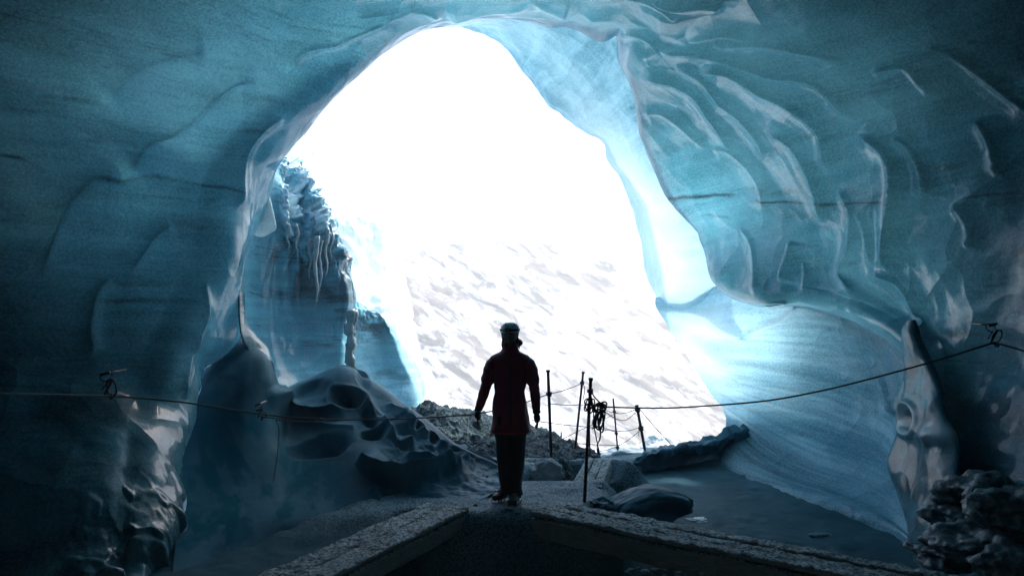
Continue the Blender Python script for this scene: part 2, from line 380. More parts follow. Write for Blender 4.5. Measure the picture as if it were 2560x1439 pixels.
def wall_disp(amp_w=.10, cell=(1.05, .8, .8), k=5, ridges=True, lim=None):
    def f(P, tu, tv):
        px, py = proj(P); H = np.zeros(px.shape)
        wp = P+.22*np.stack([vnoise(P, .9, 11), vnoise(P, .9, 12), vnoise(P, .9, 13)], -1)
        f1, f2 = worley(wp, cell, k)
        H += amp_w*np.clip(f1, 0, .8)
        H += .10*fbm(P, .5, 2, 21)+.012*fbm(P, 2.5, 3, 25)
        if ridges:
            G = np.zeros(px.shape)
            for r in RIDGES: ridge(G, px, py, r[0], r[1]*(.46 if r[0][0][0] > 1100 else .62), r[2]*.95, max(r[3]*3.4, 46), 2.2)
            H += np.where(P[..., 1] > 2, G, 0)
        return H
    return f
CG = chamber_grid()
NR = len(ROWS)
tu = np.concatenate([np.linspace(0, 27, 540, False), np.linspace(27, 41, 500, False), np.linspace(41, NR-1, 120)])
tv = np.concatenate([np.linspace(0, 1, 6, False), np.linspace(1, 2, 8, False), np.linspace(2, 3, 34, False), np.linspace(3, 5, 190, False), np.linspace(5, 7, 130, False), np.linspace(7, 12, 46)])
def near_disp(P, tu, tv):
    H = wall_disp(.075)(P, tu, tv)
    tvv = np.broadcast_to(tv[None, :], H.shape); tuu = np.broadcast_to(tu[:, None], H.shape)
    px, py = proj(P)
    # vertical fluting and icy drips on the foot of the left pillar
    low = ss(1160, 1380, py)*ss(110, 300, px)*ss(520, 440, px)*(P[..., 1] > 3.2)
    H += low*(.13*np.clip(vnoise(P, (7, 7, .55), 41)+.35*vnoise(P, (15, 15, 1.2), 42), 0, 1)+.012*fbm(P, (14, 14, 5), 2, 44))
    # crumbly dirty ice at the foot of the right wall
    rr = ss(1180, 1260, py)*ss(2330, 2400, px)*(P[..., 1] > 3.2)
    H += rr*(.22*np.abs(fbm(P, 2.2, 4, 48)))
    H *= ss(.3, 2.6, tvv)
    H[:, -1] = 0
    return H
def thin_near(P): return ss(5.2, 9.0, P[..., 1])**1.6*ss(-.3, 2.2, P[..., 2])
def near_attr(P):
    px, py = proj(P)
    fr = np.zeros(px.shape); fr[:, 4:15] = .8; th = thin_near(P)*(.85-.55*ss(1150, 1750, px))  # lip whitened to paint in its bright sky light
    th = np.maximum(th, 1.2*np.exp(-(((px-1680)/230)**2+((py-580)/240)**2))*ss(1380, 1560, px)); L = (px < 1560); th[:, 3:15] = np.where(L[:, 3:15], 1.25, th[:, 3:15])
    return {'silt_shade': silt_shade_attr(P), 'frost': fr*(px < 1560)*(P[..., 1] > 2), 'thin': th}
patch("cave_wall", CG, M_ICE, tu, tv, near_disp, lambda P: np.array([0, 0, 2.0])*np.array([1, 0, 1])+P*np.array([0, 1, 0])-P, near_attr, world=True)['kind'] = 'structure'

# ------------------------------------------------------------------ outer right wall between the near lip and the open mouth
MOUTH = [(1040,75,12.0),(1112,60,12.5),(1180,72,13.0),(1250,108,13.2),(1320,172,13.4),(1380,248,13.5),(1440,308,13.6),(1502,352,13.7),(1512,402,13.7),
 (1552,452,13.8),(1588,520,14.0),(1598,600,14.0),(1612,680,14.0),(1642,762,13.8),(1700,860,13.5),(1742,930,13.2),(1778,990,12.7),(1812,1045,12.2),(1862,1075,11.4),(1900,1200,11.4)]
MID = [(1010,20,10.8),(1110,25,11),(1220,30,11.2),(1330,55,11.4),(1430,115,11.6),(1500,190,11.8),(1545,260,12.0),(1575,330,12.2),(1600,400,12.3),(1640,460,12.4),(1680,530,12.6),(1690,610,12.6),(1705,690,12.5),(1740,775,12.2),(1790,850,11.9),(1830,915,11.7),(1865,980,11.5),(1900,1050,11.2),(1930,1110,10.8),(1950,1220,10.6)]
NEARP = [(990,-40,9.9),(1110,-40,9.9),(1250,-40,9.9),(1400,-30,9.9),(1520,10,9.9),(1600,80,10.0),(1650,170,10.4),(1680,270,11.0),(1700,350,11.3),(1730,430,11.6),(1780,520,11.9),(1830,600,11.9),(1860,680,11.5),(1900,750,11.1),(1930,810,10.8),(1960,880,10.7),(1990,950,10.6),(2010,1020,10.4),(2020,1090,10.2),(2030,1220,9.9)]
def outer_rows():
    out = []
    for i, (m, a, n) in enumerate(zip(MOUTH, MID, NEARP)):
        if i > 13: break
        k_ = (0, .15, .4, .7)[max(0, i-10)]; a = (a[0], a[1], a[2]+k_); m = (m[0], m[1], m[2]+.2*k_)
        q = np.array(ROWS[min(24+i, 37)][1]) if i > 4 else None
        if q is not None: n = (a[0]*.0+min(n[0], q[0]+30), n[1] if n[0] < q[0]+30 else q[1]-12, n[2]+1.3*k_)
        m, a, n = [np.array(W(*q)) for q in (m, a, n)]
        rad = m-np.array([-.2, 0, 3.0]); rad[1] = 0; rad /= np.linalg.norm(rad)
        out.append([m+rad*.9+np.array([0, .1, 0]), m+rad*.35+np.array([0, .15, 0]), m, a, n])
    return np.array(out)
def out_attr(P):
    return {'silt_shade': silt_shade_attr(P)*.8, 'frost': .9*ss(11.3, 13.3, P[..., 1])*ss(7.5, 5, P[..., 2]), 'thin': .18+.75*ss(10.6, 13.8, P[..., 1])*ss(6.5, 3.5, P[..., 2])}  # frost value here paints the glow near the mouth into the colour
def out_disp(P, tu, tv):
    H = wall_disp(.16, (.9, .9, .9), 9)(P, tu, tv)*.7
    tvv = np.broadcast_to(tv[None, :], H.shape)
    H += .05*fbm(P, 2.0, 3, 61)*ss(3, 2, tvv)
    return H*ss(.6, 2.2, tvv)
patch("mouth_wall", outer_rows(), M_ICE_OUT, np.linspace(0, 13, 420), np.concatenate([np.linspace(0, 1, 8, False), np.linspace(1, 2, 10, False), np.linspace(2, 4, 200)]), out_disp, lambda P: np.array([0, 0, 2.0])-P*np.array([1, 0, 1]), out_attr, world=True)['kind'] = 'structure'

# ------------------------------------------------------------------ scooped hollow on the right
BOWL = [
 [(1640,745,13.8),(1740,730,12.9),(1850,700,11.6),(1995,690,10.0),(2140,730,9.2),(2270,820,8.3),(2350,950,7.6),(2390,1080,7.2)],
 [(1642,765,13.65),(1760,800,12.6),(1880,780,11.1),(2005,758,10.2),(2125,795,9.4),(2225,870,8.6),(2300,980,7.8),(2345,1090,7.3)],
 [(1670,812,13.55),(1790,850,12.4),(1910,850,11.3),(2040,865,10.6),(2140,900,9.9),(2220,960,9.0),(2275,1040,8.1),(2320,1130,7.3)],
 [(1702,862,13.35),(1810,910,12.1),(1940,940,11.3),(2060,970,10.6),(2150,1020,9.9),(2220,1070,9.1),(2270,1130,8.2),(2310,1200,7.2)],
 [(1742,930,13.05),(1850,985,11.8),(1960,1030,11.1),(2060,1065,10.4),(2150,1105,9.6),(2220,1150,8.8),(2265,1210,7.9),(2305,1270,6.9)],
 [(1780,990,12.6),(1880,1050,11.4),(1970,1100,10.7),(2050,1140,9.9),(2130,1175,9.1),(2200,1220,8.2),(2255,1275,7.3),(2300,1330,6.5)],
 [(1815,1045,12.1),(1880,1110,11.0),(1950,1160,10.1),(2030,1200,9.3),(2115,1235,8.5),(2190,1270,7.7),(2252,1315,7.0),(2300,1365,6.35)],
 [(1800,1180,10.6),(1860,1205,9.8),(1940,1226,9.1),(2020,1252,8.4),(2110,1276,7.8),(2190,1303,7.25),(2250,1340,6.8),(2300,1390,6.2)],
 [(1800,1290,10.6),(1860,1305,9.8),(1940,1326,9.1),(2020,1352,8.4),(2110,1376,7.8),(2188,1405,7.2),(2248,1440,6.8),(2298,1490,6.2)],
]
def bowl_disp(P, tu, tv):
    px, py = proj(P)
    H = (.06*fbm(P, .7, 2, 71)+.02*vnoise(P, (1.5, 1.5, 5), 73))*(.25+.75*ss(-.4, .3, P[..., 2]))
    G = np.zeros(px.shape); ridge(G, px, py, [(2010,745),(1960,790),(1890,820),(1850,850)], .07, 16, 16)
    ridge(G, px, py, [(2190,900),(2225,960),(2240,1040)], .10, 30, 20)
    return H+G
def bowl_attr(P):
    px, py = proj(P)
    d, s, f = polydist(px, py, smooth_poly([(2185,905),(2205,950),(2215,990),(2195,1020)], 4))
    fr = .5*np.exp(-(d/14)**2)*ss(-.3, .3, vnoise(P, 9., 3))
    d, s, f = polydist(px, py, smooth_poly([(2010,745),(1960,790),(1890,820)], 4)); fr = np.maximum(fr, .5*np.exp(-(d/9)**2))
    a = np.linspace(0, 1, px.shape[0])[:, None]*np.ones(px.shape); b = np.linspace(0, 1, px.shape[1])[None, :]*np.ones(px.shape)
    q = np.stack([a*20+2.2*b*b, b*1.6, 0*a], -1); st = fbm(q, 1.0, 4, 221, .6); q2 = np.stack([a*70+5*b*b, b*2.5, 0*a], -1); st2 = fbm(q2, 1.0, 3, 225, .6)
    fr = np.maximum(fr, .10*ss(.05, .7, st)+.12*ss(.1, .7, st2)); sl_ = .14*ss(-.1, -.8, st)+.20*ss(-.15, -.8, st2)+.75*ss(.55, -.38, P[..., 2]+.12*vnoise(P, 1.5, 228)+.05*st)  # last term paints shade at the foot; the others are ice layers
    fr = np.maximum(fr, .8*np.exp(-(((px-1740)/120)**2+((py-860)/170)**2)))  # white glow on the mouth side, painted into the colour
    k_ = 1-.75*ss(.35, 1, b); dp = .8*ss(1880, 2180, px+.35*(py-1000)+60*vnoise(P, .9, 229))+.5*ss(1130, 1280, py)*ss(1750, 1900, px)  # dp paints shade over the right side and the foot
    return {'deep_shade': np.clip(dp*(1-.35*ss(0, .6, st)), 0, .75), 'silt_shade': sl_*k_, 'frost': fr*k_, 'thin': .03+.95*np.exp(-(((px-1780)/210)**2+((py-870)/180)**2))}
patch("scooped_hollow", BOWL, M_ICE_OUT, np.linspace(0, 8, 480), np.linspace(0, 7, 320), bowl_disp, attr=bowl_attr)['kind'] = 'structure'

# ledge of crusted ice running from the hollow to the plank bridge
LEDGE = [
 [(1500,1230,12.5),(1600,1170,13),(1700,1150,13),(1790,1130,13),(1870,1110,12.6),(1960,1110,13.6)],
 [(1535,1205,9.9),(1600,1142,10.4),(1692,1118,10.7),(1780,1100,11.0),(1862,1070,11.4),(1950,1085,12.8)],
 [(1540,1212,9.8),(1605,1158,10.25),(1695,1138,10.5),(1783,1122,10.8),(1864,1085,11.2),(1952,1100,12.6)],
 [(1560,1225,9.9),(1640,1178,10.4),(1710,1152,10.9),(1790,1135,11.3),(1872,1105,11.5),(1955,1120,12.7)],
 [(1590,1222,10.3),(1660,1195,10.9),(1730,1180,11.4),(1800,1165,11.6),(1880,1140,11.4),(1960,1150,12.5)],
 [(1590,1228,9.7),(1670,1215,10.4),(1740,1205,10.8),(1810,1195,10.8),(1890,1180,10.6),(1970,1175,11.8)],
 [(1560,1262,8.6),(1660,1250,8.7),(1750,1250,8.7),(1830,1256,8.5),(1910,1266,8.4),(1990,1275,9.8)],
]
def ledge_disp(P, tu, tv):
    t = np.broadcast_to(tu[:, None], P.shape[:2])
    return .09*fbm(P, 2.0, 4, 81)*(1-.6*ss(3, 4.5, t))+.05*fbm(P, 6, 2, 85)*ss(3.2, 2, t)
patch("ice_ledge", LEDGE, M_MOUND, np.linspace(0, 6, 140), np.linspace(0, 5, 220), ledge_disp)['kind'] = 'structure'

# ------------------------------------------------------------------ left niche walls beyond the near lip
ALC = [
 [(600,330,10.4),(650,370,11),(690,385,11.6),(702,392,12.2),(716,398,13),(730,420,15)],
 [(600,440,10.4),(660,430,11),(700,430,11.5),(735,435,12.0),(762,470,12.4),(780,500,14.5)],
 [(580,560,10.2),(660,540,11.2),(720,540,11.5),(770,540,11.9),(808,545,12.3),(825,560,14.5)],
 [(560,680,10.0),(650,670,11.4),(730,660,12.0),(800,660,12.2),(852,660,12.4),(870,680,14.5)],
 [(560,790,9.9),(650,780,11.5),(740,780,12.2),(815,770,12.4),(878,755,12.5),(895,770,14.5)],
 [(570,890,9.8),(660,880,11.3),(740,880,12.0),(810,870,12.2),(868,850,12.5),(880,860,14.5)],
 [(590,990,9.8),(670,980,11.0),(745,980,11.5),(815,980,11.8),(885,960,12.2),(900,970,14.5)],
 [(600,1100,9.8),(680,1100,10.7),(750,1100,11.1),(820,1100,11.4),(900,1090,11.8),(920,1090,14.5)],
]
def alc_disp(P, tu, tv):
    px, py = proj(P); t = np.broadcast_to(tu[:, None], px.shape)
    rough = ss(640, 520, py)*ss(690, 720, px)
    rough = np.maximum(rough, .55*ss(760, 600, py)*ss(690, 760, px))
    H = .05*fbm(P, .8, 3, 91)+rough*(.22*fbm(P, (3.0, 3.0, 2.2), 6, 93, .6)-.25*np.exp(-((px-722-.1*(py-450))/9)**2)*ss(600,520,py)+.12*np.abs(vnoise(P, (9, 9, 1.6), 95)))
    flute = ss(520, 640, py)*ss(900, 760, py)*ss(640, 700, px)
    return H+.10*flute*np.abs(vnoise(P, (6, 6, .7), 97))
def alc_attr(P):
    px, py = proj(P)
    s = .75*ss(560, 640, py)*ss(800, 700, py)*ss(640, 700, px)*ss(.0, .6, vnoise(P, (5, 5, .8), 98)+.4)
    s2 = .7*ss(800, 830, px)*ss(-.2, .4, vnoise(P, (2, 2, 12), 99))*ss(600, 620, py)*ss(830, 780, py)
    fr = .9*ss(640, 540, py)*ss(690, 720, px)*ss(-.6, .2, fbm(P, 5, 4, 101))
    return {'silt_shade': np.maximum(s, s2), 'frost': fr}
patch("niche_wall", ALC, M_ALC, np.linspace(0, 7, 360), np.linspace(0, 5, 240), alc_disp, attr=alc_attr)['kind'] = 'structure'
ALC2 = [
 [(840,740,12.6),(880,752,13),(930,772,13.4),(968,800,13.7),(985,815,16)],
 [(830,800,12.6),(885,790,13),(945,795,13.4),(985,830,13.7),(1000,850,16)],
 [(830,880,12.5),(890,870,13.1),(950,875,13.5),(1018,895,13.7),(1035,905,16)],
 [(830,950,12.4),(900,950,13),(970,950,13.4),(1050,955,13.6),(1065,960,16)],
 [(840,1020,12.3),(910,1020,12.8),(980,1015,13.2),(1056,1005,13.4),(1070,1010,16)],
 [(860,1090,12.2),(930,1090,12.6),(1000,1080,12.9),(1090,1045,13.1),(1110,1050,16)],
 [(880,1170,12),(950,1170,12.4),(1020,1160,12.7),(1120,1120,12.9),(1140,1120,16)],
]
def alc2_disp(P, tu, tv):
    px, py = proj(P)
    return .07*fbm(P, .9, 3, 111)+.10*ss(850, 790, py)*fbm(P, 4, 3, 113)
def alc2_attr(P):
    px, py = proj(P)
    s = .85*np.exp(-(((px-930)/60)**2+((py-815)/38)**2))*ss(-.4, .2, fbm(P, (2, 2, 8), 3, 115))
    s = np.maximum(s, .5*ss(-.1, .4, vnoise(P, (2, 2, 10), 117))*np.exp(-(((px-960)/60)**2+((py-930)/60)**2)))
    return {'silt_shade': s, 'frost': np.zeros(px.shape)}
patch("niche_wall", ALC2, M_ICE_OUT, np.linspace(0, 6, 200), np.linspace(0, 4, 160), alc2_disp, attr=alc2_attr)['kind'] = 'structure'

# ------------------------------------------------------------------ outside: glacier face on the left, mountain slope
FACE = [
 [(540,200,16),(680,300,17),(740,340,18),(752,350,20),(752,352,26)],
 [(540,330,16),(680,390,17),(760,395,18.5),(792,405,20),(792,407,26)],
 [(540,460,16),(700,470,17),(800,470,18.5),(880,488,20),(884,490,26)],
 [(540,600,16),(740,590,17),(880,580,18.5),(978,580,20),(985,582,26)],
 [(540,720,16),(780,720,17),(900,710,18.5),(988,700,20),(996,700,26)],
 [(540,860,16),(800,850,16.6),(920,840,17.6),(1015,830,18.6),(1024,830,26)],
 [(540,960,15.4),(840,950,16),(960,940,16.6),(1050,935,17.2),(1060,935,26)],
 [(540,1060,14.6),(880,1060,15),(990,1040,15.4),(1090,1005,15.8),(1102,1003,26)],
 [(540,1200,13.8),(900,1200,14),(1040,1130,14.2),(1165,1038,14.6),(1180,1036,26)],
]
def face_disp(P, tu, tv):
    f1, f2 = worley(P, (1.6, 1.6, 1.9), 121)
    return .22*fbm(P, .5, 4, 123)+.14*np.clip(f1, 0, .7)+.02*fbm(P, 5, 2, 127)
patch("glacier_face", FACE, ice_mat("weathered_ice", (.55, .72, .80), (.80, .88, .92), rough=.45, silt_shade=.1), np.linspace(0, 8, 300), np.linspace(0, 4, 220), face_disp,
      attr=lambda P: {'silt_shade': np.zeros(P.shape[:2]), 'frost': np.zeros(P.shape[:2])})['kind'] = 'structure'

def mountain():
    nx, ny = 520, 360
    X = np.linspace(-110, 120, nx)[None, :]*np.ones((ny, 1)); T = np.linspace(0, 1, ny)[:, None]*np.ones((1, nx))
    Y = 80+60*T
    ridge_py = np.interp(X/140*FPX+CX, [-400, 600, 990, 1080, 1200, 1340, 1480, 1560, 1610, 1760, 3000], [560, 590, 600, 612, 602, 606, 622, 644, 668, 720, 760])
    Ztop = CAM_Z+(HY-ridge_py)/FPX*140
    Zb = -16.
    Z = Zb+(Ztop-Zb)*(.55*T+.45*T**1.6)
    P = np.stack([X, Y, Z], -1)
    u = X*.80+Z*-.60; v = X*.60+Z*.80          # gullies run down to the right
    Q = np.stack([u*.05, v*.16, 0*u], -1); Q2 = np.stack([u*.16, v*.5, 0*u], -1)
    P[..., 2] = Z+(.8*fbm(Q, 1.0, 3, 131)+.25*fbm(Q2, 1.0, 4, 137))*ss(0, .1, T)*(1-.8*ss(.93, 1, T))
    return P
MP = mountain()
m, t, p = newmat("snowy_slope"); N = NB(t)
v = N.coord((1, 1, 1), (0, R(-37), 0))
def stretch(vec, sc):
    q = N.n("Mapping"); q.inputs['Scale'].default_value = sc; N.l(vec, q.inputs[0]); return q.outputs[0]
sz = N.n("SeparateXYZ"); N.l(N.coord(), sz.inputs[0])
a = N.noise(stretch(v, (.095, .10, .34)), 1.0, 7, .62, .9); b = N.noise(stretch(v, (.28, .3, 1.2)), 1.0, 6, .7, .6)
low = N.math('MULTIPLY', sz.outputs[2], -.0003)
f = N.math('ADD', N.math('ADD', N.math('MULTIPLY', a, .62), N.math('MULTIPLY', b, .43)), low)
f1_ = N.ramp(f, [(.505, 0), (.58, 1)]); 
rock = N.mix(N.ramp(b, [(.35, 0), (.65, 1)]), (.06, .052, .042), (.17, .15, .115))
cc = N.mix(N.math('MULTIPLY', f1_, .85), (.62, .63, .63), rock)
N.l(cc, p.inputs['Base Color']); p.inputs['Roughness'].default_value = .85
N.l(N.bump(N.noise(N.coord(), .8, 8, .7), .2, .4), p.inputs['Normal'])
gridmesh("mountain_slope", MP, m)['kind'] = 'structure'
# ground outside, reaching under everything to the horizon
gx = np.linspace(-300, 300, 40); gy = np.linspace(-60, 320, 40)
GX, GY = np.meshgrid(gx, gy); gridmesh("ground", np.stack([GX, GY, np.full(GX.shape, -17.0)], -1), M_SNOWOUT)['kind'] = 'structure'

# ------------------------------------------------------------------ cave floor
def floor_z(X, Y):
    P = np.stack([X, Y, 0*X], -1)
    z = np.full(X.shape, -.36)
    z = np.where(True, z+.14*ss(-.4, -1.6, X), z)                       # left side a little higher
    # raised trodden platform the person stands on
    plat = ss(-2.6, -1.0, X+.3*vnoise(P, 1.5, 151))*ss(1.25, .8, X-.35*(Y-7)+.2*vnoise(P, 2.5, 150))*ss(5.9, 6.62, Y+.2*vnoise(P, 2.2, 152)+.0*X)*ss(8.4, 7.9, Y+.2*vnoise(P, 1.4, 153))
    z = z+(0-z)*plat
    # slope of packed snow running left from the platform
    # pit between and below the planks
    pit = ss(-1.1, -.6, X)*ss(1.4, .6, X)*ss(6.5, 6.15, Y)
    z = z-.55*pit
    far = ss(8.0, 8.7, Y)*ss(-1.6, -.6, X)*ss(1.95, 1.55, X)
    z = z+(np.minimum(.02, 1.60-.172*Y)-z)*far
    z = z-.6*ss(8.0, 8.3, Y+.15*vnoise(P, 3, 190))*ss(9.3, 8.9, Y+.15*vnoise(P, 3, 191))*ss(.22, .42, X+.12*vnoise(P, 3, 192))*ss(2.0, 1.3, X)
    z = z-3.0*ss(12.5, 17, Y)-13*ss(16, 24, Y)
    sm_ = .3+.7*ss(1.6, .9, X); z += sm_*.02*fbm(P, 1.3, 3, 155)+.012*fbm(P, 5, 3, 157)+.010*np.abs(fbm(P, 14, 2, 158))*np.maximum(plat, far)
    z += .08*ss(.1, .5, vnoise(P, 1.1, 159))*ss(6.6, 6, Y)*ss(-1, -.3, X)*ss(3, 1, X)
    return z, np.maximum(plat, far)
X, Y = np.meshgrid(np.linspace(-7, 7, 560), np.linspace(-6.6, 24, 760)); Z, PL = floor_z(X, Y)
m = M_FLOOR
t = m.node_tree; N = NB(t); p = t.nodes["Principled BSDF"]
src = p.inputs['Base Color'].links[0].from_socket
v = N.coord(); sp = N.ramp(N.noise(v, 55, 4, .7), [(.45, 0), (.58, 1)])
ds = N.mix(sp, (.15, .27, .33), (.012, .028, .036))
N.l(N.mix(N.attr('trod'), src, ds), p.inputs['Base Color'])
gridmesh("cave_floor", np.stack([X, Y, Z], -1), m, {'trod': PL})['kind'] = 'structure'

# ------------------------------------------------------------------ mound of wind-carved ice on the left
MOUND = [
 [(420,1010,8.3),(520,900,8.8),(610,840,9.0),(672,935,9.3),(700,1000,10),(770,985,10.2),(860,950,10.4),(940,990,10.3),(1040,1060,10),(1140,1125,9.7),(1235,1170,9.3),(1310,1200,8.8)],
 [(450,1000,7.9),(560,918,8.1),(630,874,8.3),(676,900,8.5),(705,972,9.2),(762,952,9.4),(860,913,9.5),(935,955,9.3),(1040,1035,9.0),(1140,1108,8.8),(1235,1150,8.5),(1290,1185,8.2)],
 [(450,1060,7.5),(550,1000,7.7),(622,945,7.9),(680,940,8.2),(712,1010,8.9),(775,1000,9.0),(860,965,8.9),(932,1000,8.8),(1030,1065,8.6),(1130,1128,8.5),(1222,1163,8.3),(1285,1192,8.0)],
 [(445,1150,7.1),(540,1100,7.4),(615,1060,7.6),(682,1040,8.1),(715,1075,8.6),(785,1070,8.6),(865,1045,8.5),(930,1065,8.3),(1010,1105,8.2),(1105,1150,8.1),(1200,1178,8.0),(1275,1202,7.8)],
 [(440,1260,6.5),(530,1210,6.9),(610,1170,7.2),(688,1140,7.6),(725,1150,7.9),(795,1140,7.9),(870,1125,7.8),(930,1140,7.7),(995,1160,7.7),(1085,1182,7.7),(1170,1200,7.6),(1258,1220,7.4)],
 [(440,1340,6.0),(525,1290,6.4),(605,1250,6.8),(688,1225,7.1),(728,1222,7.25),(800,1215,7.3),(870,1210,7.3),(930,1208,7.3),(990,1210,7.35),(1080,1215,7.35),(1150,1228,7.3),(1235,1242,7.1)],
 [(430,1440,5.4),(520,1400,5.8),(600,1360,6.1),(680,1325,6.4),(730,1312,6.5),(800,1300,6.6),(870,1290,6.7),(930,1280,6.8),(990,1272,6.9),(1060,1262,7.0),(1125,1256,7.05),(1200,1264,6.9)],
 [(420,1540,5.2),(510,1500,5.5),(590,1450,5.8),(680,1410,6.1),(730,1390,6.3),(800,1370,6.4),(870,1350,6.5),(930,1340,6.6),(990,1330,6.7),(1060,1325,6.8),(1130,1320,6.8),(1200,1320,6.7)],
]
def mound_disp(P, tu, tv):
    px, py = proj(P); t = np.broadcast_to(tu[:, None], px.shape)
    H = .04*fbm(P, .9, 2, 161)
    wx = 14*vnoise(P, 2.2, 181)+5*vnoise(P, 6, 182); wy = 10*vnoise(P, 2.2, 183)+4*vnoise(P, 6, 184); qx = px+wx; qy = py+wy
    def dent(cx, cy, rx, ry, a, rot=0.):
        c, s = math.cos(R(rot)), math.sin(R(rot)); dx, dy = qx-cx, qy-cy
        u, v = (dx*c+dy*s)/rx, (-dx*s+dy*c)/ry; r = np.sqrt(u*u+v*v)
        return -a*np.clip(1-r*r*.8, 0, 1)**2.2+a*.03*np.exp(-((r-1)/.2)**2)
    H += dent(775, 985, 56, 30, .10, -20)          # shallow pale dish
    H += dent(872, 998, 58, 27, .42, 14)           # dark hole beside it
    H += dent(905, 950, 20, 34, .08, -25)
    H += dent(925, 1055, 30, 16, .16, 20)
    H += dent(1040, 1070, 18, 14, .16, 25); H += dent(1085, 1102, 22, 12, .14, 30); H += dent(1010, 1040, 14, 12, .08)
    H += dent(1150, 1130, 30, 14, .14, 25)
    H += dent(800, 1120, 90, 30, .22, -10)
    H += dent(930, 1090, 36, 16, .25, 5)
    H += dent(1000, 1120, 40, 14, .12, 20)
    G = np.zeros(px.shape)
    for r in (([(690,960),(720,1010),(770,1030),(830,1028),(870,1012)], .12, 40, 26),
              ([(900,1000),(950,1060),(985,1110),(1040,1120)], .14, 26, 26),
              ([(960,1010),(1010,1050),(1060,1095),(1110,1130)], .08, 18, 24),
              ([(1000,1150),(1060,1165),(1130,1180),(1160,1200)], .12, 20, 40),
              ([(890,1150),(930,1190),(980,1215),(1060,1212),(1120,1190),(1150,1196)], .20, 14, 60),
              ([(1080,1108),(1120,1128),(1160,1150),(1190,1170)], .10, 18, 18),
              ([(780,1060),(840,1075),(900,1080)], .08, 30, 30),
              ([(930,1220),(945,1255),(950,1290)], .08, 20, 20)):
        ridge(G, px, py, r[0], r[1], r[2], r[3], 1.6)
    H += G
    sm = ss(900, 1000, px)*ss(1.2, 2.2, t)
    H += sm*(.05*fbm(P, 3.0, 4, 165)+.06*np.clip(worley(P, 2.6, 167)[0], 0, .8))
    H += .0012*fbm(P, 12, 2, 169)
    return H*ss(0, .9, t)
def mound_attr(P):
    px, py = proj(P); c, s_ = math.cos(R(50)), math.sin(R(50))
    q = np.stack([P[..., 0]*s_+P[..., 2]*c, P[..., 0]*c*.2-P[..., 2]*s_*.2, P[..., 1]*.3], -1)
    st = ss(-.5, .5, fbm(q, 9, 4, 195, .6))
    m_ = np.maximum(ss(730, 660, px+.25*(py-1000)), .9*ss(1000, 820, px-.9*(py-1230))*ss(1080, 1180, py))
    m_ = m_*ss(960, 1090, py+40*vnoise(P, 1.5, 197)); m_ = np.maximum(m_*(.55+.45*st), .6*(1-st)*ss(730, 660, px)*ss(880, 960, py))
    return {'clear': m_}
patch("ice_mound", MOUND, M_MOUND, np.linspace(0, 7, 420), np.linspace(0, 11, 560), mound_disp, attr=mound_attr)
tag(bpy.data.objects["ice_mound"], "wind-carved mound of snow-dusted ice with a rounded crest and dark hollows, left of the person", "ice mound")

# gravel ridge behind
GRAV = [
 [(900,1110,13.2),(1040,1040,13),(1100,1030,12.8),(1200,1050,12.6),(1330,1085,12.3),(1420,1120,12),(1500,1150,11.8)],
 [(900,1080,12.2),(1040,1028,12),(1095,1016,11.8),(1200,1040,11.6),(1330,1075,11.4),(1410,1108,11.2),(1500,1138,11)],
 [(900,1130,11.4),(1040,1070,11.2),(1110,1050,11),(1200,1075,10.8),(1320,1100,10.6),(1400,1125,10.4),(1490,1150,10.2)],
 [(900,1180,10.8),(1040,1130,10.4),(1120,1110,10.2),(1220,1120,10),(1320,1130,9.8),(1395,1145,9.6),(1470,1165,9.6)],
 [(900,1240,10),(1040,1200,9.6),(1130,1190,9.4),(1240,1190,9.2),(1330,1185,9.1),(1390,1180,9.1),(1450,1190,9.2)],
 [(900,1320,9.4),(1040,1290,9),(1130,1280,8.8),(1240,1270,8.7),(1330,1270,8.6),(1390,1270,8.6),(1450,1270,8.6)],
]
patch("gravel_bank", GRAV, M_GRAVEL, np.linspace(0, 5, 200), np.linspace(0, 6, 340), lambda P, a, b: .10*fbm(P, 1.4, 4, 171)+.05*fbm(P, 7, 3, 175)+.03*np.abs(vnoise(P, 22, 178)))
tag(bpy.data.objects["gravel_bank"], "dark bank of frosted gravel sloping behind the person below the bright slope", "gravel bank")

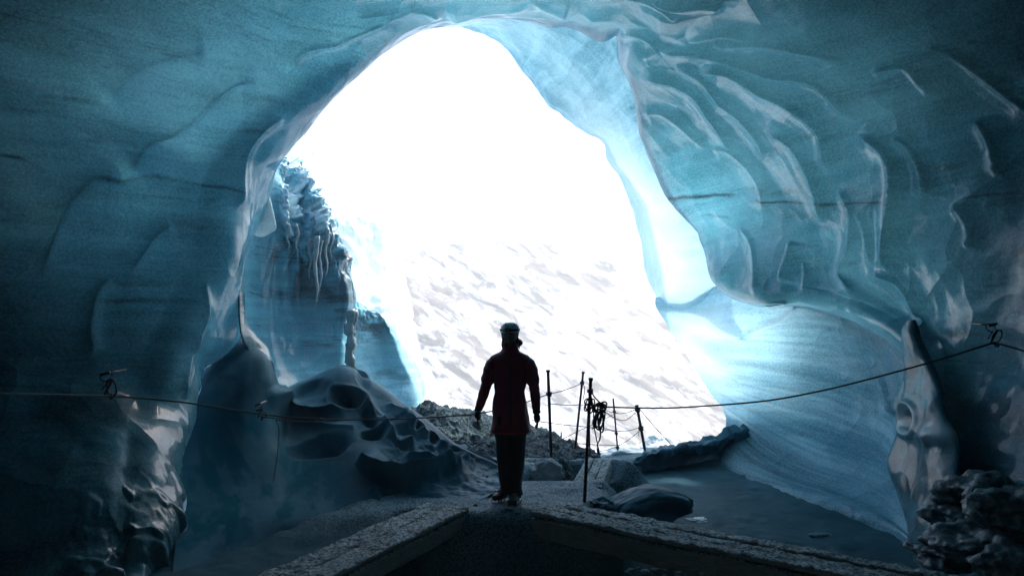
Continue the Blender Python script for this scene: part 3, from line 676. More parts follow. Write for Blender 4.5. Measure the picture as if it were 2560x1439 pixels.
# ------------------------------------------------------------------ generic builders
def clean(name, verts, faces, mat, parent=None, smooth=True):
    me = bpy.data.meshes.new(name); me.from_pydata([tuple(v) for v in verts], [], faces); me.update()
    if smooth: me.polygons.foreach_set("use_smooth", [True]*len(me.polygons))
    me.materials.append(mat); o = bpy.data.objects.new(name, me); COL.objects.link(o); o.parent = parent
    return o
class Geo:
    def __init__(s): s.v = []; s.f = []
    def tube(s, pts, r, n=8, caps=True):
        pts = [Vector(p) for p in pts]; m = len(pts)
        rs = r if hasattr(r, '__len__') else [r]*m
        T0 = (pts[1]-pts[0]).normalized(); up = Vector((0, 0, 1)) if abs(T0.z) < .9 else Vector((1, 0, 0))
        a = T0.cross(up).normalized(); base = len(s.v)
        for i, p in enumerate(pts):
            T = (pts[min(i+1, m-1)]-pts[max(i-1, 0)]).normalized()
            a = (a-T*a.dot(T)).normalized(); b = T.cross(a)
            for k in range(n):
                t = 2*math.pi*k/n; s.v.append(p+(a*math.cos(t)+b*math.sin(t))*rs[i])
        for i in range(m-1):
            for k in range(n):
                k2 = (k+1) % n; s.f.append((base+i*n+k, base+i*n+k2, base+(i+1)*n+k2, base+(i+1)*n+k))
        if caps: s.f.append(tuple(base+k for k in range(n))[::-1]); s.f.append(tuple(base+(m-1)*n+k for k in range(n)))
    def rings(s, rings, cap=True):
        base = len(s.v); n = len(rings[0])
        for r in rings: s.v += [Vector(p) for p in r]
        for i in range(len(rings)-1):
            for k in range(n):
                k2 = (k+1) % n; s.f.append((base+i*n+k, base+i*n+k2, base+(i+1)*n+k2, base+(i+1)*n+k))
        if cap: s.f.append(tuple(base+k for k in range(n))[::-1]); s.f.append(tuple(base+(len(rings)-1)*n+k for k in range(n)))
    def torus(s, c, ax, bx, ra, rb, r, n=24, m=7, a0=0, a1=2*math.pi):
        pts = [c+ax*(ra*math.cos(a0+(a1-a0)*i/n))+bx*(rb*math.sin(a0+(a1-a0)*i/n)) for i in range(n+1)]
        s.tube(pts, r, m, caps=abs(a1-a0) < 6.2)
    def build(s, name, mat, parent=None, loc=None):
        v = s.v if loc is None else [p-loc for p in s.v]
        return clean(name, v, s.f, mat, parent)
def empty(name, loc, label, cat, group=None):
    o = bpy.data.objects.new(name, None); COL.objects.link(o); o.location = loc; o.empty_display_size = .2
    return tag(o, label, cat, group)
def single(o, org):                 # move a top-level mesh's origin to its base
    org = Vector(org)
    o.data.transform(Matrix.Translation(-org)); o.location = org; return o
def solid(name, rows, mat, tu, tv, thick, disp=None, attr=None):
    """a freeform sheet of ice with real thickness"""
    C = Wn(rows); P = cr(C, tu); P = cr(P.transpose(1, 0, 2), tv).transpose(1, 0, 2)
    n = gnormals(P, (0, 0, 1.6))
    nu, nv = P.shape[:2]
    a = np.linspace(0, 1, nv)[None, :]*np.ones((nu, 1)); b = np.linspace(0, 1, nu)[:, None]*np.ones((1, nv))
    th = thick*np.clip(np.sin(np.pi*a)*1.0, 0, 1)**.5*np.clip(np.sin(np.pi*np.clip(b*.96+.02, 0, 1))*4, 0, 1)**.5
    H = disp(P) if disp else 0
    front = P+n*(th*.5+H*(th/thick))[..., None]; back = (P-n*(th*.5)[..., None])[:, ::-1]
    Q = np.concatenate([front, back[:, 1:-1]], 1)
    at = {k: np.concatenate([v, v[:, ::-1][:, 1:-1]], 1) for k, v in attr(P).items()} if attr else {}
    return gridmesh(name, Q, mat, at, closed=True)
def simple(name, col, rough=.6, metal=0., bump=None):
    m, t, p = newmat(name); N = NB(t); v = N.coord()
    c = N.mix(N.ramp(N.noise(v, 12, 5, .6), [(.3, 0), (.7, 1)]), tuple(x*.75 for x in col), tuple(min(1, x*1.2) for x in col))
    N.l(c, p.inputs['Base Color']); p.inputs['Roughness'].default_value = rough; p.inputs['Metallic'].default_value = metal
    if bump: N.l(N.bump(N.noise(v, bump[0], 5, .65), bump[1]), p.inputs['Normal'])
    return m

# ------------------------------------------------------------------ ice pieces: fin, tooth, icicles
FIN = [
 [(2270,800,7.3),(2274,799,7.2),(2279,799,7.1),(2284,800,7.0)],
 [(2262,850,7.5),(2275,848,7.2),(2292,855,7.0),(2308,868,6.9)],
 [(2262,930,7.5),(2290,925,7.2),(2325,940,6.8),(2352,985,6.5)],
 [(2240,1010,7.6),(2290,1010,7.1),(2335,1020,6.6),(2366,1045,6.3)],
 [(2246,1075,7.5),(2295,1080,6.9),(2350,1085,6.4),(2392,1090,6.1)],
 [(2220,1160,7.4),(2290,1165,6.8),(2350,1165,6.3),(2400,1165,6.0)],
 [(2248,1240,7.1),(2290,1250,6.6),(2330,1250,6.2),(2372,1240,5.9)],
 [(2270,1310,6.9),(2290,1318,6.4),(2310,1320,6.1),(2330,1310,5.9)],
 [(2284,1380,6.7),(2293,1385,6.3),(2302,1390,6.1),(2312,1395,5.9)],
 [(2290,1470,6.5),(2297,1475,6.2),(2305,1480,6.0),(2315,1485,5.8)],
]
M_FIN = ice_mat("clear_fin_ice", (.022, .10, .13), (.08, .19, .23), rough=.10, silt_shade=.3, transl=.25, coat=.12)
def fin_attr(P):
    px, py = proj(P)
    return {'silt_shade': .35*ss(1110, 1180, py)*ss(-.3, .5, vnoise(P, 6, 205)), 'frost': .7*np.exp(-((np.hypot((px-2285)/28, (py-1052)/34)-1)/.22)**2)+.4*np.exp(-((py-1080)/26)**2)*ss(2300, 2340, px), 'thin': np.full(px.shape, .35)}
def fin_disp(P):
    px, py = proj(P)
    r = np.hypot((px-2283)/30, (py-1050)/36)
    return -.10*np.clip(1-r*r, 0, 1)+.05*np.exp(-((r-1.1)/.25)**2)+.05*np.exp(-((py-1092)/18)**2)*ss(2290, 2330, px)+.03*fbm(P, 2, 3, 207)
f = solid("ice_fin", FIN, M_FIN, np.linspace(0, 9, 200), np.linspace(0, 3, 60), .14, fin_disp, fin_attr)
tag(f, "tall clear fin of ice with an eye-like hole, at the near edge of the hollow", "ice fin")

TOOTH = [[(640,478,9.3),(655,470,9.35),(672,480,9.4)], [(642,530,9.2),(660,525,9.3),(685,535,9.35)], [(638,570,9.2),(660,568,9.25),(690,572,9.3)], [(636,588,9.2),(652,592,9.25),(668,586,9.3)]]
z0 = lambda P: {'silt_shade': np.zeros(P.shape[:2]), 'frost': np.full(P.shape[:2], .5), 'thin': np.ones(P.shape[:2])}
tag(solid("ice_flake", TOOTH, M_ICE_RIM, np.linspace(0, 3, 40), np.linspace(0, 2, 30), .05, None, z0), "thin pale flake of ice hanging beside the crumbly dirty ridge, left of the opening", "ice flake")
HOOK = [[(596,735,8.3),(600,725,8.4),(604,735,8.6)], [(598,800,8.3),(606,795,8.5),(615,800,8.7)], [(604,845,8.3),(622,835,8.5),(646,845,8.7)], [(618,872,8.3),(645,862,8.5),(668,866,8.7)], [(650,890,8.3),(664,888,8.5),(677,893,8.6)], [(670,905,8.3),(675,905,8.45),(679,906,8.5)]]
hk = lambda P: {'silt_shade': np.full(P.shape[:2], .55), 'frost': np.zeros(P.shape[:2]), 'thin': np.full(P.shape[:2], .15)}
tag(solid("ice_hook", HOOK, M_ALC, np.linspace(0, 5, 60), np.linspace(0, 2, 24), .05, None, hk), "dark glassy tooth of ice curving down to a point above the mound's left spike", "ice tooth")

g = Geo()
pts = [W(876, y, 12.0) for y in range(775, 935, 8)]
rs = [.085+.018*math.sin(i*1.3)+.012*math.sin(i*2.9) for i in range(len(pts))]
pts = [p+Vector((.02*math.sin(i*.8), .01*math.cos(i*1.7), 0)) for i, p in enumerate(pts)]
g.tube(pts, rs, 14); g.tube([p+Vector((.07, .01, 0)) for p in pts[:15]], [r*.6*(1-i/18) for i, r in enumerate(rs[:15])], 10)
M_ICICLE = ice_mat("icicle_ice", (.10, .17, .20), (.25, .33, .36), rough=.1, silt_shade=.2)
o = g.build("icicle_column", M_ICICLE); single(o, pts[-1]); tag(o, "dark knobbly icicle column joining the niche wall to the crest of the mound", "icicle")
for k, (x, y0, y1, d, r) in enumerate(((815,570,690,12.1,.05),(790,590,780,11.9,.045),(800,600,740,12.0,.04),(775,600,700,11.9,.03),(828,560,650,12.2,.035),(742,560,640,11.6,.03),(720,560,625,11.5,.03))):
    g = Geo(); n = 14
    P = [W(x+3*math.sin(j*.7+k), y0+(y1-y0)*j/n, d-.12) for j in range(n+1)]
    g.tube(P, [r*(1-j/n)**.7*(1+.2*math.sin(j*2.1+k))+.003 for j in range(n+1)], 8)
    o = g.build("icicle", M_ICICLE); single(o, P[0])
    tag(o, ["long icicle on the outer edge of the dirty ridge, second from the opening", "longest icicle under the dirty ridge, reaching lowest", "slim icicle right beside the longest one, to its right", "short icicle left of the longest one", "icicle nearest the opening on the dirty ridge's edge", "small icicle under the middle of the crumbly snow", "small icicle furthest left under the crumbly snow"][k], "icicle", "icicles under the dirty ridge")

# ------------------------------------------------------------------ boulders and lumps
def lump(name, c, rad, mat, seed, label, cat, group=None, amp=.25, sc=1.4, sub=5, rot=0, fac=.0, extra=None):
    bm = bmesh.new(); bmesh.ops.create_icosphere(bm, subdivisions=sub, radius=1)
    P = np.array([v.co[:] for v in bm.verts]); rad = np.array(rad)
    Q = P+seed*3.7
    r = 1+amp*fbm(Q, sc, 4, seed)+fac*(np.clip(worley(Q, sc*1.2, seed)[0], 0, .9)-.4)
    P2 = P*r[:, None]*rad
    if extra: P2 = extra(P, P2)
    c_, s_ = math.cos(R(rot)), math.sin(R(rot)); P2 = np.stack([P2[:, 0]*c_-P2[:, 1]*s_, P2[:, 0]*s_+P2[:, 1]*c_, P2[:, 2]], 1)
    for v, p in zip(bm.verts, P2): v.co = p
    me = bpy.data.meshes.new(name); bm.to_mesh(me); bm.free()
    me.polygons.foreach_set("use_smooth", [True]*len(me.polygons)); me.materials.append(mat)
    o = bpy.data.objects.new(name, me); COL.objects.link(o); o.location = c
    return tag(o, label, cat, group)
def boulder_right(P, P2):           # long sloping back with a hollow, dark underside
    x = P[:, 0]; q = P2.copy()
    q[:, 2] += .07*np.sin(x*2.2+.4)-.10*ss(-.2, -1, x)
    holl = np.exp(-(((x-.45)/.4)**2+((P[:, 2]-.0)/.4)**2))*(P[:, 1] < 0)
    q[:, 1] += .18*holl
    fold = np.exp(-(((x+.35)+.8*P[:, 2])/.12)**2)*(P[:, 1] < 0); q[:, 1] -= .07*fold; q[:, 2] += .02*fold
    return q
lump("ice_boulder", W(1592, 1275, 7.15), (.53, .40, .23), M_MOUND, 11, "smooth wind-worn boulder of dusty ice right of the near pole, behind the right plank", "boulder", amp=.17, sc=1.1, fac=.10, extra=boulder_right, sub=6)
lump("ice_lump", W(1500, 1262, 6.95), (.12, .14, .07), M_MOUND, 13, "small rumpled lump of dusty ice at the foot of the near pole", "ice lump", amp=.3, sc=1.8)
lump("ice_block", W(1366, 1180, 8.3), (.21, .2, .17), snow_mat("frosty_block", (.20, .26, .30), (.45, .52, .56), amount=.3, sc=40, bd=.006), 17, "frosty rounded block of ice just right of the person's legs, before the dark gap", "ice block", amp=.22, sc=1.6, fac=.2)
lump("ice_block", W(1205, 1205, 8.0), (.14, .2, .10), M_MOUND, 19, "low lump of dusty ice at the tip of the mound, left of the person's knees", "ice block", amp=.3, sc=1.7, fac=.2)
lump("snow_hump", W(1455, 1150, 9.9), (.26, .3, .14), M_GRAVEL, 23, "dark frosted hump left of the far plank bridge", "snow hump", amp=.25, sc=1.8)
lump("snow_hump", W(1330, 1160, 9.6), (.3, .3, .12), M_GRAVEL, 24, "dark frosted hump behind the frosty block, under the leftmost pole", "snow hump", amp=.25, sc=1.8)
lump("snow_pile", W(1650, 1125, 13.0), (.42, .4, .30), M_SNOWOUT, 29, "pointed pile of bright snow outside, right of the far poles", "snow pile", amp=.2, sc=1.5, extra=lambda P, q: q*np.stack([1-.55*ss(0, 1, P[:, 2]), 1-.5*ss(0, 1, P[:, 2]), np.ones(len(P))], 1))
lump("snow_pile", W(1560, 1140, 12.2), (.5, .4, .16), M_SNOWOUT, 31, "low heap of bright snow at the feet of the two far poles", "snow pile", amp=.25, sc=1.6)
M_RUB = snow_mat("dirty_rubble_ice", (.012, .035, .045), (.07, .13, .16), speck=(.30, .40, .44), amount=.55, sc=16, rough=.5, bd=.010, big=4, spec=.4)
for k, (px, py, d, r, lab) in enumerate((
 (2470,1245,5.5,(.34,.32,.19),"large dark rubble block against the right wall, highest of the heap"),
 (2400,1290,5.6,(.20,.22,.14),"glassy rubble block touching the foot of the clear fin"),
 (2545,1290,5.1,(.26,.28,.2),"rubble block at the right edge of the picture, beside the largest block"),
 (2440,1365,5.1,(.30,.30,.15),"broad low rubble block in front of the fin's foot"),
 (2350,1390,5.2,(.16,.2,.10),"small rubble block nearest the floor, left end of the heap"),
 (2540,1410,4.8,(.26,.26,.14),"dusty rubble block in the bottom right corner"))):
    lump("rubble_block", W(px, py, d), r, M_RUB, 41+k, lab, "ice rubble", "rubble at the foot of the right wall", amp=.40, sc=1.3, fac=.16, rot=k*50)
lump("ice_shard", W(2052, 1338, 6.9), (.12, .07, .025), M_DUST, 57, "flat pale shard lying alone on the smooth floor inside the right hollow", "ice shard", amp=.3, sc=1.5, sub=4, rot=15)
lump("snow_patch", W(1760, 1300, 7.55), (.17, .10, .02), M_SNOWOUT, 59, "small patch of white snow on the floor at the right end of the boulder", "snow patch", amp=.5, sc=2.5, sub=5, rot=-8)
for k in range(16):
    x, y = (random.uniform(1560, 1800), 0) if k < 10 else (random.uniform(1180, 1320), 0)
    if k < 10: c = W(x, 1418+(x-1560)*.10+random.uniform(-4, 12), 5.2)
    else: c = W(x, 1285+random.uniform(-25, 5), 6.35)
    r = random.uniform(.012, .03)
    lump("snow_clod", c, (r*1.4, r, r*.8), M_DUST, 70+k, "small clod of snow on the slope under the right plank" if k < 10 else "small clod of snow on the trodden edge between the planks", "snow clod", "clods under the right plank" if k < 10 else "clods between the planks", amp=.35, sc=2, sub=2)

# ------------------------------------------------------------------ plank walkways
m, t, p = newmat("frosted_wood"); N = NB(t)
wv = N.noise(N.coord((1, 1, 1)), 3, 6, .7); gr = N.noise(N.coord((6, 6, 60)), 1.5, 5, .7)
base = N.mix(N.ramp(gr, [(.35, 0), (.65, 1)]), (.12, .15, .145), (.25, .28, .26))
geo = N.n("NewGeometry"); sx = N.n("SeparateXYZ"); N.l(geo.outputs['Normal'], sx.inputs[0])
up = N.ramp(sx.outputs[2], [(.25, 0), (.7, 1)])
sp = N.ramp(N.math('ADD', N.math('MULTIPLY', N.noise(N.coord(), 34, 5, .75), .8), N.math('MULTIPLY', wv, .2)), [(.43, 1), (.56, 0)])
fro = N.mix(sp, (.02, .045, .052), (.33, .44, .48))
N.l(N.mix(up, base, fro), p.inputs['Base Color']); p.inputs['Roughness'].default_value = .85
N.l(N.bump(N.noise(N.coord(), 30, 6, .75), .02, .9), p.inputs['Normal']); M_WOOD = m
def board(a, b, wdt, th, seed, parent, name="board"):
    """one board from a to b (top centre line), with worn edges and frost lumps"""
    a, b = Vector(a), Vector(b); L = (b-a).length; T = (b-a).normalized(); sd = T.cross(Vector((0, 0, 1))).normalized(); up = sd.cross(T)
    nl = max(8, int(L/.018)); prof = []
    hw = wdt/2; e = min(.015, th*.3)
    for x in np.linspace(-hw+e, hw-e, max(6, int(wdt/.018))): prof.append((x, 0))
    prof += [(hw-e*.3, -e*.3), (hw, -e)] + [(hw, -z) for z in np.linspace(e*2, th-e, 4)] + [(hw-e, -th), (-hw+e, -th)] + [(-hw, -z) for z in np.linspace(th-e, e*2, 4)] + [(-hw, -e), (-hw+e*.3, -e*.3)]
    V = np.array([[tuple(a+T*(L*i/nl)+sd*x+up*z) for (x, z) in prof] for i in range(nl+1)])
    topm = np.array([1. if z == 0 else (.7 if z > -e*1.01 else .0) for (x, z) in prof])
    n = fbm(V, 16, 3, seed)*.010+fbm(V, 45, 2, seed+3)*.006
    V[..., 2] += n*topm+.006*fbm(V, 2.5, 2, seed+5)
    V[..., 0] += (1-topm)*.004*fbm(V, 9, 2, seed+6)
    g = Geo(); g.rings([[Vector(p) for p in row] for row in V]); o = g.build(name, M_WOOD, parent, loc=parent.location if parent else None)
    return o
def walkway(label, A, B, wdt, th, nb, seed, gap=.008, drop=.0):
    A, B = Vector(A), Vector(B); root = empty("plank_walkway", (A+B)/2, label, "walkway")
    T = (B-A).normalized(); sd = T.cross(Vector((0, 0, 1))).normalized(); bw = wdt/nb
    for k in range(nb):
        off = sd*(-wdt/2+bw*(k+.5)); dz = Vector((0, 0, random.uniform(-.008, .004)))
        board(A+off+dz, B+off+dz, bw-gap, .045, seed+k*7, root)
    for sgn in (-1, 1):     # bearer beams under the outer boards
        off = sd*(sgn*(wdt/2-.04)); board(A+off+Vector((0, 0, -.058)), B+off+Vector((0, 0, -.058)), .07, th-.05, seed+50+sgn, root, "beam")
    return root
Pz = lambda px, py, z=0.0: W(px, py, (CAM_Z-z)/(py-HY)*FPX)
# left walkway
walkway("frost-covered plank walkway leading down to the bottom left of the picture", Pz(1117, 1262, .01), Pz(640, 1480, .01)+Vector((0, 0, 0)), .50, .20, 2, 301, gap=.012)
# right walkway
walkway("frost-covered walkway of long boards running to the bottom right corner", (.34, 6.67, 0), (3.1, 4.36, 0), .50, .24, 3, 331, gap=.014)
walkway("short bridge of frosted planks further up the path, beyond the near pole", Pz(1466, 1214, 0), Pz(1497, 1146, .03), .36, .22, 3, 361, gap=.012)

# ------------------------------------------------------------------ poles
M_STEEL = simple("dark_rebar", (.030, .032, .034), .6, .4, (60, .003)); M_RUST = simple("rusty_steel", (.09, .035, .025), .75, .2, (60, .003))
def pole(p0, p1, d, r, label, rebar=False, cap=True, knots=(), rust=False):
    a, b = W(*p1, d), W(*p0, d)      # a = foot, b = top
    root = empty("marker_pole", a-Vector((0, 0, .12)), label, "pole", "poles along the path"); g = Geo(); n = 60 if rebar else 16
    pts = [a-(b-a).normalized()*.12+(b-a+(b-a).normalized()*.12)*(i/n) for i in range(n+1)]
    g.tube(pts, [r*(1+(.16 if i % 2 else -.04)) if rebar else r*(1+.03*math.sin(i*2)) for i in range(n+1)], 9)
    g.build("shaft", M_RUST if rust else M_STEEL, root, loc=root.location)
    if cap:
        g = Geo(); T = (b-a).normalized(); g.tube([b-T*.02, b-T*.015, b+T*.006, b+T*.01], [r*1.1, r*1.45, r*1.45, r*1.1], 10); g.build("cap", M_STEEL, root, loc=root.location)
    for kk in knots:
        c = b+(a-b)*kk; g = Geo()
        for j in range(3): g.torus(c+Vector((0, 0, (j-1)*r*.8)), Vector((1, 0, .15*(j-1))), Vector((0, 1, .1)), r*1.5, r*1.5, r*.5, 12, 6)
        g.build("rope_knot", M_ROPE, root, loc=root.location)
    return root
def rope_mat(name, col):
    m, t, p = newmat(name); N = NB(t); wv = N.n("TexWave"); wv.inputs['Scale'].default_value = 55; wv.inputs['Distortion'].default_value = 2; wv.bands_direction = 'DIAGONAL'
    N.l(N.coord(), wv.inputs['Vector']); c = N.mix(wv.outputs['Fac'], tuple(x*.5 for x in col), col)
    N.l(c, p.inputs['Base Color']); p.inputs['Roughness'].default_value = .8; N.l(N.bump(wv.outputs['Fac'], .004), p.inputs['Normal']); return m
M_ROPE = rope_mat("dark_rope", (.05, .055, .06)); M_ROPE_L = rope_mat("grey_rope", (.16, .18, .19)); M_ROPE_G = rope_mat("lime_cord", (.45, .60, .12))
pole((1370, 926), (1379, 1160), 9.2, .021, "tall dark pole with a red-brown foot beside the person's gloved hand", knots=(.25,))
pole((1458, 930), (1437, 1132), 10.4, .018, "slim pole leaning right, between the leftmost tall pole and the near one", knots=(.13,))
pole((1477, 946), (1461, 1258), 6.9, .0165, "nearest pole, ribbed steel with coiled ropes hanging on it", rebar=True, knots=(.10,))
pole((1533, 995), (1545, 1132), 12.0, .016, "thin pole outside, first to the right of the rope coils", cap=False, knots=(.25, .64, .9))
pole((1592, 1013), (1613, 1127), 11.3, .024, "stout tilted pole furthest right, where the guy line starts", knots=(.1, .5))
pole((1403, 1079), (1404, 1115), 14.0, .015, "tiny far pole between the two tall ones on the left", cap=False)
pole((1495, 1120), (1497, 1142), 10.0, .022, "short stub of pole behind the hanging rope end", cap=False)

# ------------------------------------------------------------------ ropes
def rope(pix, r, mat, label, n=12, name="rope", group=None, par=None):
    C = np.array([tuple(W(*q)) for q in pix]); P = cr(C, np.linspace(0, len(C)-1, (len(C)-1)*n+1)) if len(C) > 2 else C
    g = Geo(); g.tube([Vector(p) for p in P], r, 7); o = g.build(name, mat)
    single(o, P[0]); tag(o, label, "rope", group); return o
rope([(-160,975,5.0),(0,983,5.3),(150,986,5.7),(285,990,6.15),(440,1003,6.35),(600,1026,6.55),(700,1040,6.65),(804,1046,6.7)], .0085, M_ROPE_L, "long grey rope from the left edge through the carabiner to the loop before the mound")
rope([(806,1048,6.7),(900,1048,6.75),(1000,1046,6.85),(1100,1041,6.9),(1190,1034,7.0),(1260,1020,7.6),(1320,1003,8.4),(1370,985,9.2)], .0075, M_ROPE_L, "grey rope passing behind the person's hand and coat to the leftmost tall pole")
rope([(812,1049,6.7),(806,1053,6.7),(760,1052,6.66),(700,1046,6.62),(655,1042,6.6)], .006, M_ROPE_L, "doubled rope end running back from the loop to the knot")
rope([(806,1044,6.7),(812,1048,6.68),(806,1053,6.66),(740,1053,6.62),(690,1050,6.6)], .005, M_ROPE_L, "lower strand of the doubled rope end")
rope([(690,1050,6.6),(697,1075,6.6),(694,1130,6.6),(688,1170,6.6),(683,1203,6.6)], .0045, M_ROPE_L, "thin rope tail hanging straight down from the knot on the left")
rope([(1370,985,9.2),(1410,975,9.7),(1458,957,10.4)], .006, M_ROPE_L, "short rope slung between the two tall left poles")
rope([(1458,957,10.4),(1462,975,10.4),(1457,1000,10.4)], .006, M_ROPE_L, "loose rope end hanging from the slim leaning pole")
rope([(1500,1016,6.9),(1600,1019,6.95),(1700,1018,6.9),(1900,1003,6.6),(2050,977,6.35),(2200,940,6.1),(2350,898,5.9),(2488,855,5.75)], .0085, M_ROPE, "long dark rope from the coils across the bright hollow to the right wall anchor")
rope([(2490,857,5.75),(2570,879,5.5),(2720,915,5.0)], .0085, M_ROPE, "dark rope leaving the right wall anchor out of the picture")
thin = [([(1370,1008,9.2),(1420,1012,9.2),(1470,1011,9.3)], "upper thin line between the leftmost tall pole and the near pole"),
 ([(1330,1050,9.0),(1400,1060,9.6),(1470,1067,10),(1540,1078,12)], "middle thin line sagging behind the rope coils"),
 ([(1340,1090,9.2),(1400,1102,10),(1470,1110,11),(1540,1112,12)], "lower thin line close above the gravel bank"),
 ([(1545,1030,12),(1500,1052,11),(1450,1075,10.8),(1392,1104,10.6)], "thin line slanting down left from the thin outside pole"),
 ([(1516,1026,11),(1545,1033,11.6),(1570,1030,11.5),(1592,1021,11.3)], "short sagging line between the two right poles, the topmost"),
 ([(1512,1070,11),(1545,1077,11.5),(1575,1075,11.5),(1602,1066,11.3)], "sagging line between the two right poles at their middle"),
 ([(1497,1128,10.2),(1530,1120,10.8),(1565,1103,11.2),(1602,1074,11.3)], "line curving up from the pole stub to the stout tilted pole"),
 ([(1512,1028,8),(1540,1046,9.5),(1565,1049,10.5),(1590,1030,11.3)], "pale line sagging from the coils toward the stout tilted pole"),
 ([(1598,1020,11.3),(1640,1070,11.3),(1682,1115,11.3)], "straight guy line from the stout tilted pole down to the ice ledge"),
 ([(1596,1025,11.28),(1598,1060,11.28),(1597,1090,11.28)], "loose end dangling beside the stout tilted pole")]
for pix, lab in thin: rope(pix, .0055, M_ROPE, lab, 8, group="thin lines between the poles")
def loopset(name, specs, mat, label, d, r):
    g = Geo()
    for (cx, cy, rx, ry, rot, dz) in specs:
        c = W(cx, cy, d+dz); k = d/FPX; ca, sa = math.cos(R(rot)), math.sin(R(rot))
        g.torus(c, Vector((ca, .15, -sa)), Vector((sa, -.1, ca)), rx*k, ry*k, r, 28, 7)
    o = g.build(name, mat); single(o, W(specs[0][0], specs[0][1], d)); return tag(o, label, "rope coil", "ropes hung on the near pole")
loopset("rope_coil", [(1496,1020,11,10,0,0),(1500,1018,13,12,20,.02),(1493,1022,9,8,-20,-.03),(1504,1021,10,13,35,.03),(1499,1052,9,22,8,0),(1502,1056,7,25,-6,.03),(1494,1050,8,18,14,-.03),(1498,1048,11,26,2,-.02),(1505,1046,6,22,12,.03),(1508,1012,10,7,-35,0)], M_ROPE, "thick dark rope coil hanging right of the near pole", 6.92, .0085)
loopset("rope_coil", [(1472,1012,8,15,5,-.05),(1475,1020,6,12,-10,-.06),(1466,1018,5,9,10,-.05),(1479,1008,7,12,20,-.05),(1470,1004,9,8,0,-.05)], M_ROPE, "smaller tangle of rope looped around the near pole", 6.88, .007)
for pix, lab, mt, r in (([(1477,974,6.86),(1485,990,6.86),(1497,1003,6.88),(1508,1014,6.9),(1515,1020,6.92)], "rope strand from the pole knot down to the thick coil", M_ROPE, .008),
 ([(1474,974,6.85),(1480,1000,6.86),(1484,1030,6.88),(1484,1055,6.88)], "short strand hanging between pole and coil", M_ROPE, .007),
 ([(1502,1068,6.92),(1500,1095,6.92),(1494,1110,6.92),(1496,1122,6.92),(1498,1130,6.92)], "rope end with a knot below the thick coil", M_ROPE, .008),
 ([(1482,1050,6.9),(1488,1080,6.9),(1493,1105,6.9)], "second strand joining the knotted rope end", M_ROPE, .006),
 ([(1469,1020,6.83),(1473,1060,6.83),(1474,1100,6.83),(1475,1138,6.83)], "rope tail running down the near pole to a frayed end", M_ROPE, .008),
 ([(1485,1045,6.86),(1482,1055,6.86),(1484,1066,6.86),(1480,1072,6.86)], "short lime-green cord among the dark coils", M_ROPE_G, .008)):
    rope(pix, r, mt, lab, 8, group="ropes hung on the near pole")

# ------------------------------------------------------------------ anchors in the walls
M_METAL = simple("dark_carabiner_metal", (.05, .055, .06), .35, .8)
def anchor(c, sc, label, tilt=0):
    root = empty("ice_anchor", c, label, "anchor")
    g = Geo(); X = Vector((math.cos(tilt), 0, math.sin(tilt))); Z = Vector((-math.sin(tilt), 0, math.cos(tilt)))
    g.torus(Vector((0, 0, 0)), X, Z, .040*sc, .075*sc, .0075*sc, 26, 8); g.build("carabiner", M_METAL, root)
    g = Geo(); g.torus(Vector((-.05*sc, .01, .09*sc)), X, Z, .055*sc, .035*sc, .006*sc, 20, 7, 0, 5.2); g.tube([Vector((-.02, .02, .06))*sc, Vector((-.09, 0, -.02))*sc], .006*sc, 7); g.tube([Vector((.01, 0, .07))*sc, Vector((-.06, 0, -.06))*sc], .010*sc, 7); g.build("sling", M_ROPE, root)
    g = Geo(); g.tube([Vector((-.06, .00, .12))*sc, Vector((-.05, .30, .14))*sc], .011*sc, 9); g.tube([Vector((-.09, -.01, .11))*sc, Vector((-.01, -.01, .13))*sc], .014*sc, 8); g.build("ice_screw", M_METAL, root)
    g = Geo()
    for j in range(3): g.torus(Vector((.0, 0, -.075*sc)), Vector((.3*j-.3, 1, 0)).normalized(), Vector((0, .2, 1)).normalized(), .020*sc, .022*sc, .008*sc, 14, 6)
    g.build("rope_knot", M_ROPE, root)
    return root
anchor(W(279, 968, 6.15), 1.05, "dark carabiner and sling hanging from an ice screw in the left wall, holding the rope", R(12))
anchor(W(2492, 842, 5.75), .85, "rope knot and metal ring hung from a screw in the right wall", R(-30))
anchor(W(655, 1032, 6.65), .7, "tangled anchor knot with small metal pieces, where the rope doubles back on the left", R(60))

# ------------------------------------------------------------------ person
def skin_mesh(name, nodes, mat, parent=None, sub=2, post=None):
    """nodes: {key: (pos, radius or (rx, ry), parent key)}"""
    keys = list(nodes); idx = {k: i for i, k in enumerate(keys)}
    me = bpy.data.meshes.new(name+"_sk")
    me.from_pydata([nodes[k][0] for k in keys], [(idx[k], idx[nodes[k][2]]) for k in keys if nodes[k][2] is not None], [])
    o = bpy.data.objects.new(name+"_sk", me); COL.objects.link(o)
    md = o.modifiers.new("skin", 'SKIN'); md.use_smooth_shade = True
    for i, k in enumerate(keys):
        r = nodes[k][1]; sv = me.skin_vertices[0].data[i]; sv.radius = r if hasattr(r, '__len__') else (r, r)
        sv.use_root = nodes[k][2] is None
    o.modifiers.new("sub", 'SUBSURF').levels = sub; o.modifiers[-1].render_levels = sub
    bpy.context.view_layer.update()
    dg = bpy.context.evaluated_depsgraph_get(); ev = o.evaluated_get(dg); m2 = bpy.data.meshes.new_from_object(ev)
    bpy.data.objects.remove(o); bpy.data.meshes.remove(me); m2.name = name
    if post:
        n = len(m2.vertices); a = np.zeros(n*3); m2.vertices.foreach_get("co", a); a = post(a.reshape(-1, 3)); m2.vertices.foreach_set("co", a.reshape(-1)); m2.update()
    m2.polygons.foreach_set("use_smooth", [True]*len(m2.polygons)); m2.materials.clear(); m2.materials.append(mat)
    q = bpy.data.objects.new(name, m2); COL.objects.link(q); q.parent = parent; return q
PX = 6.9
foot_z = W(1275, 1252, PX).z
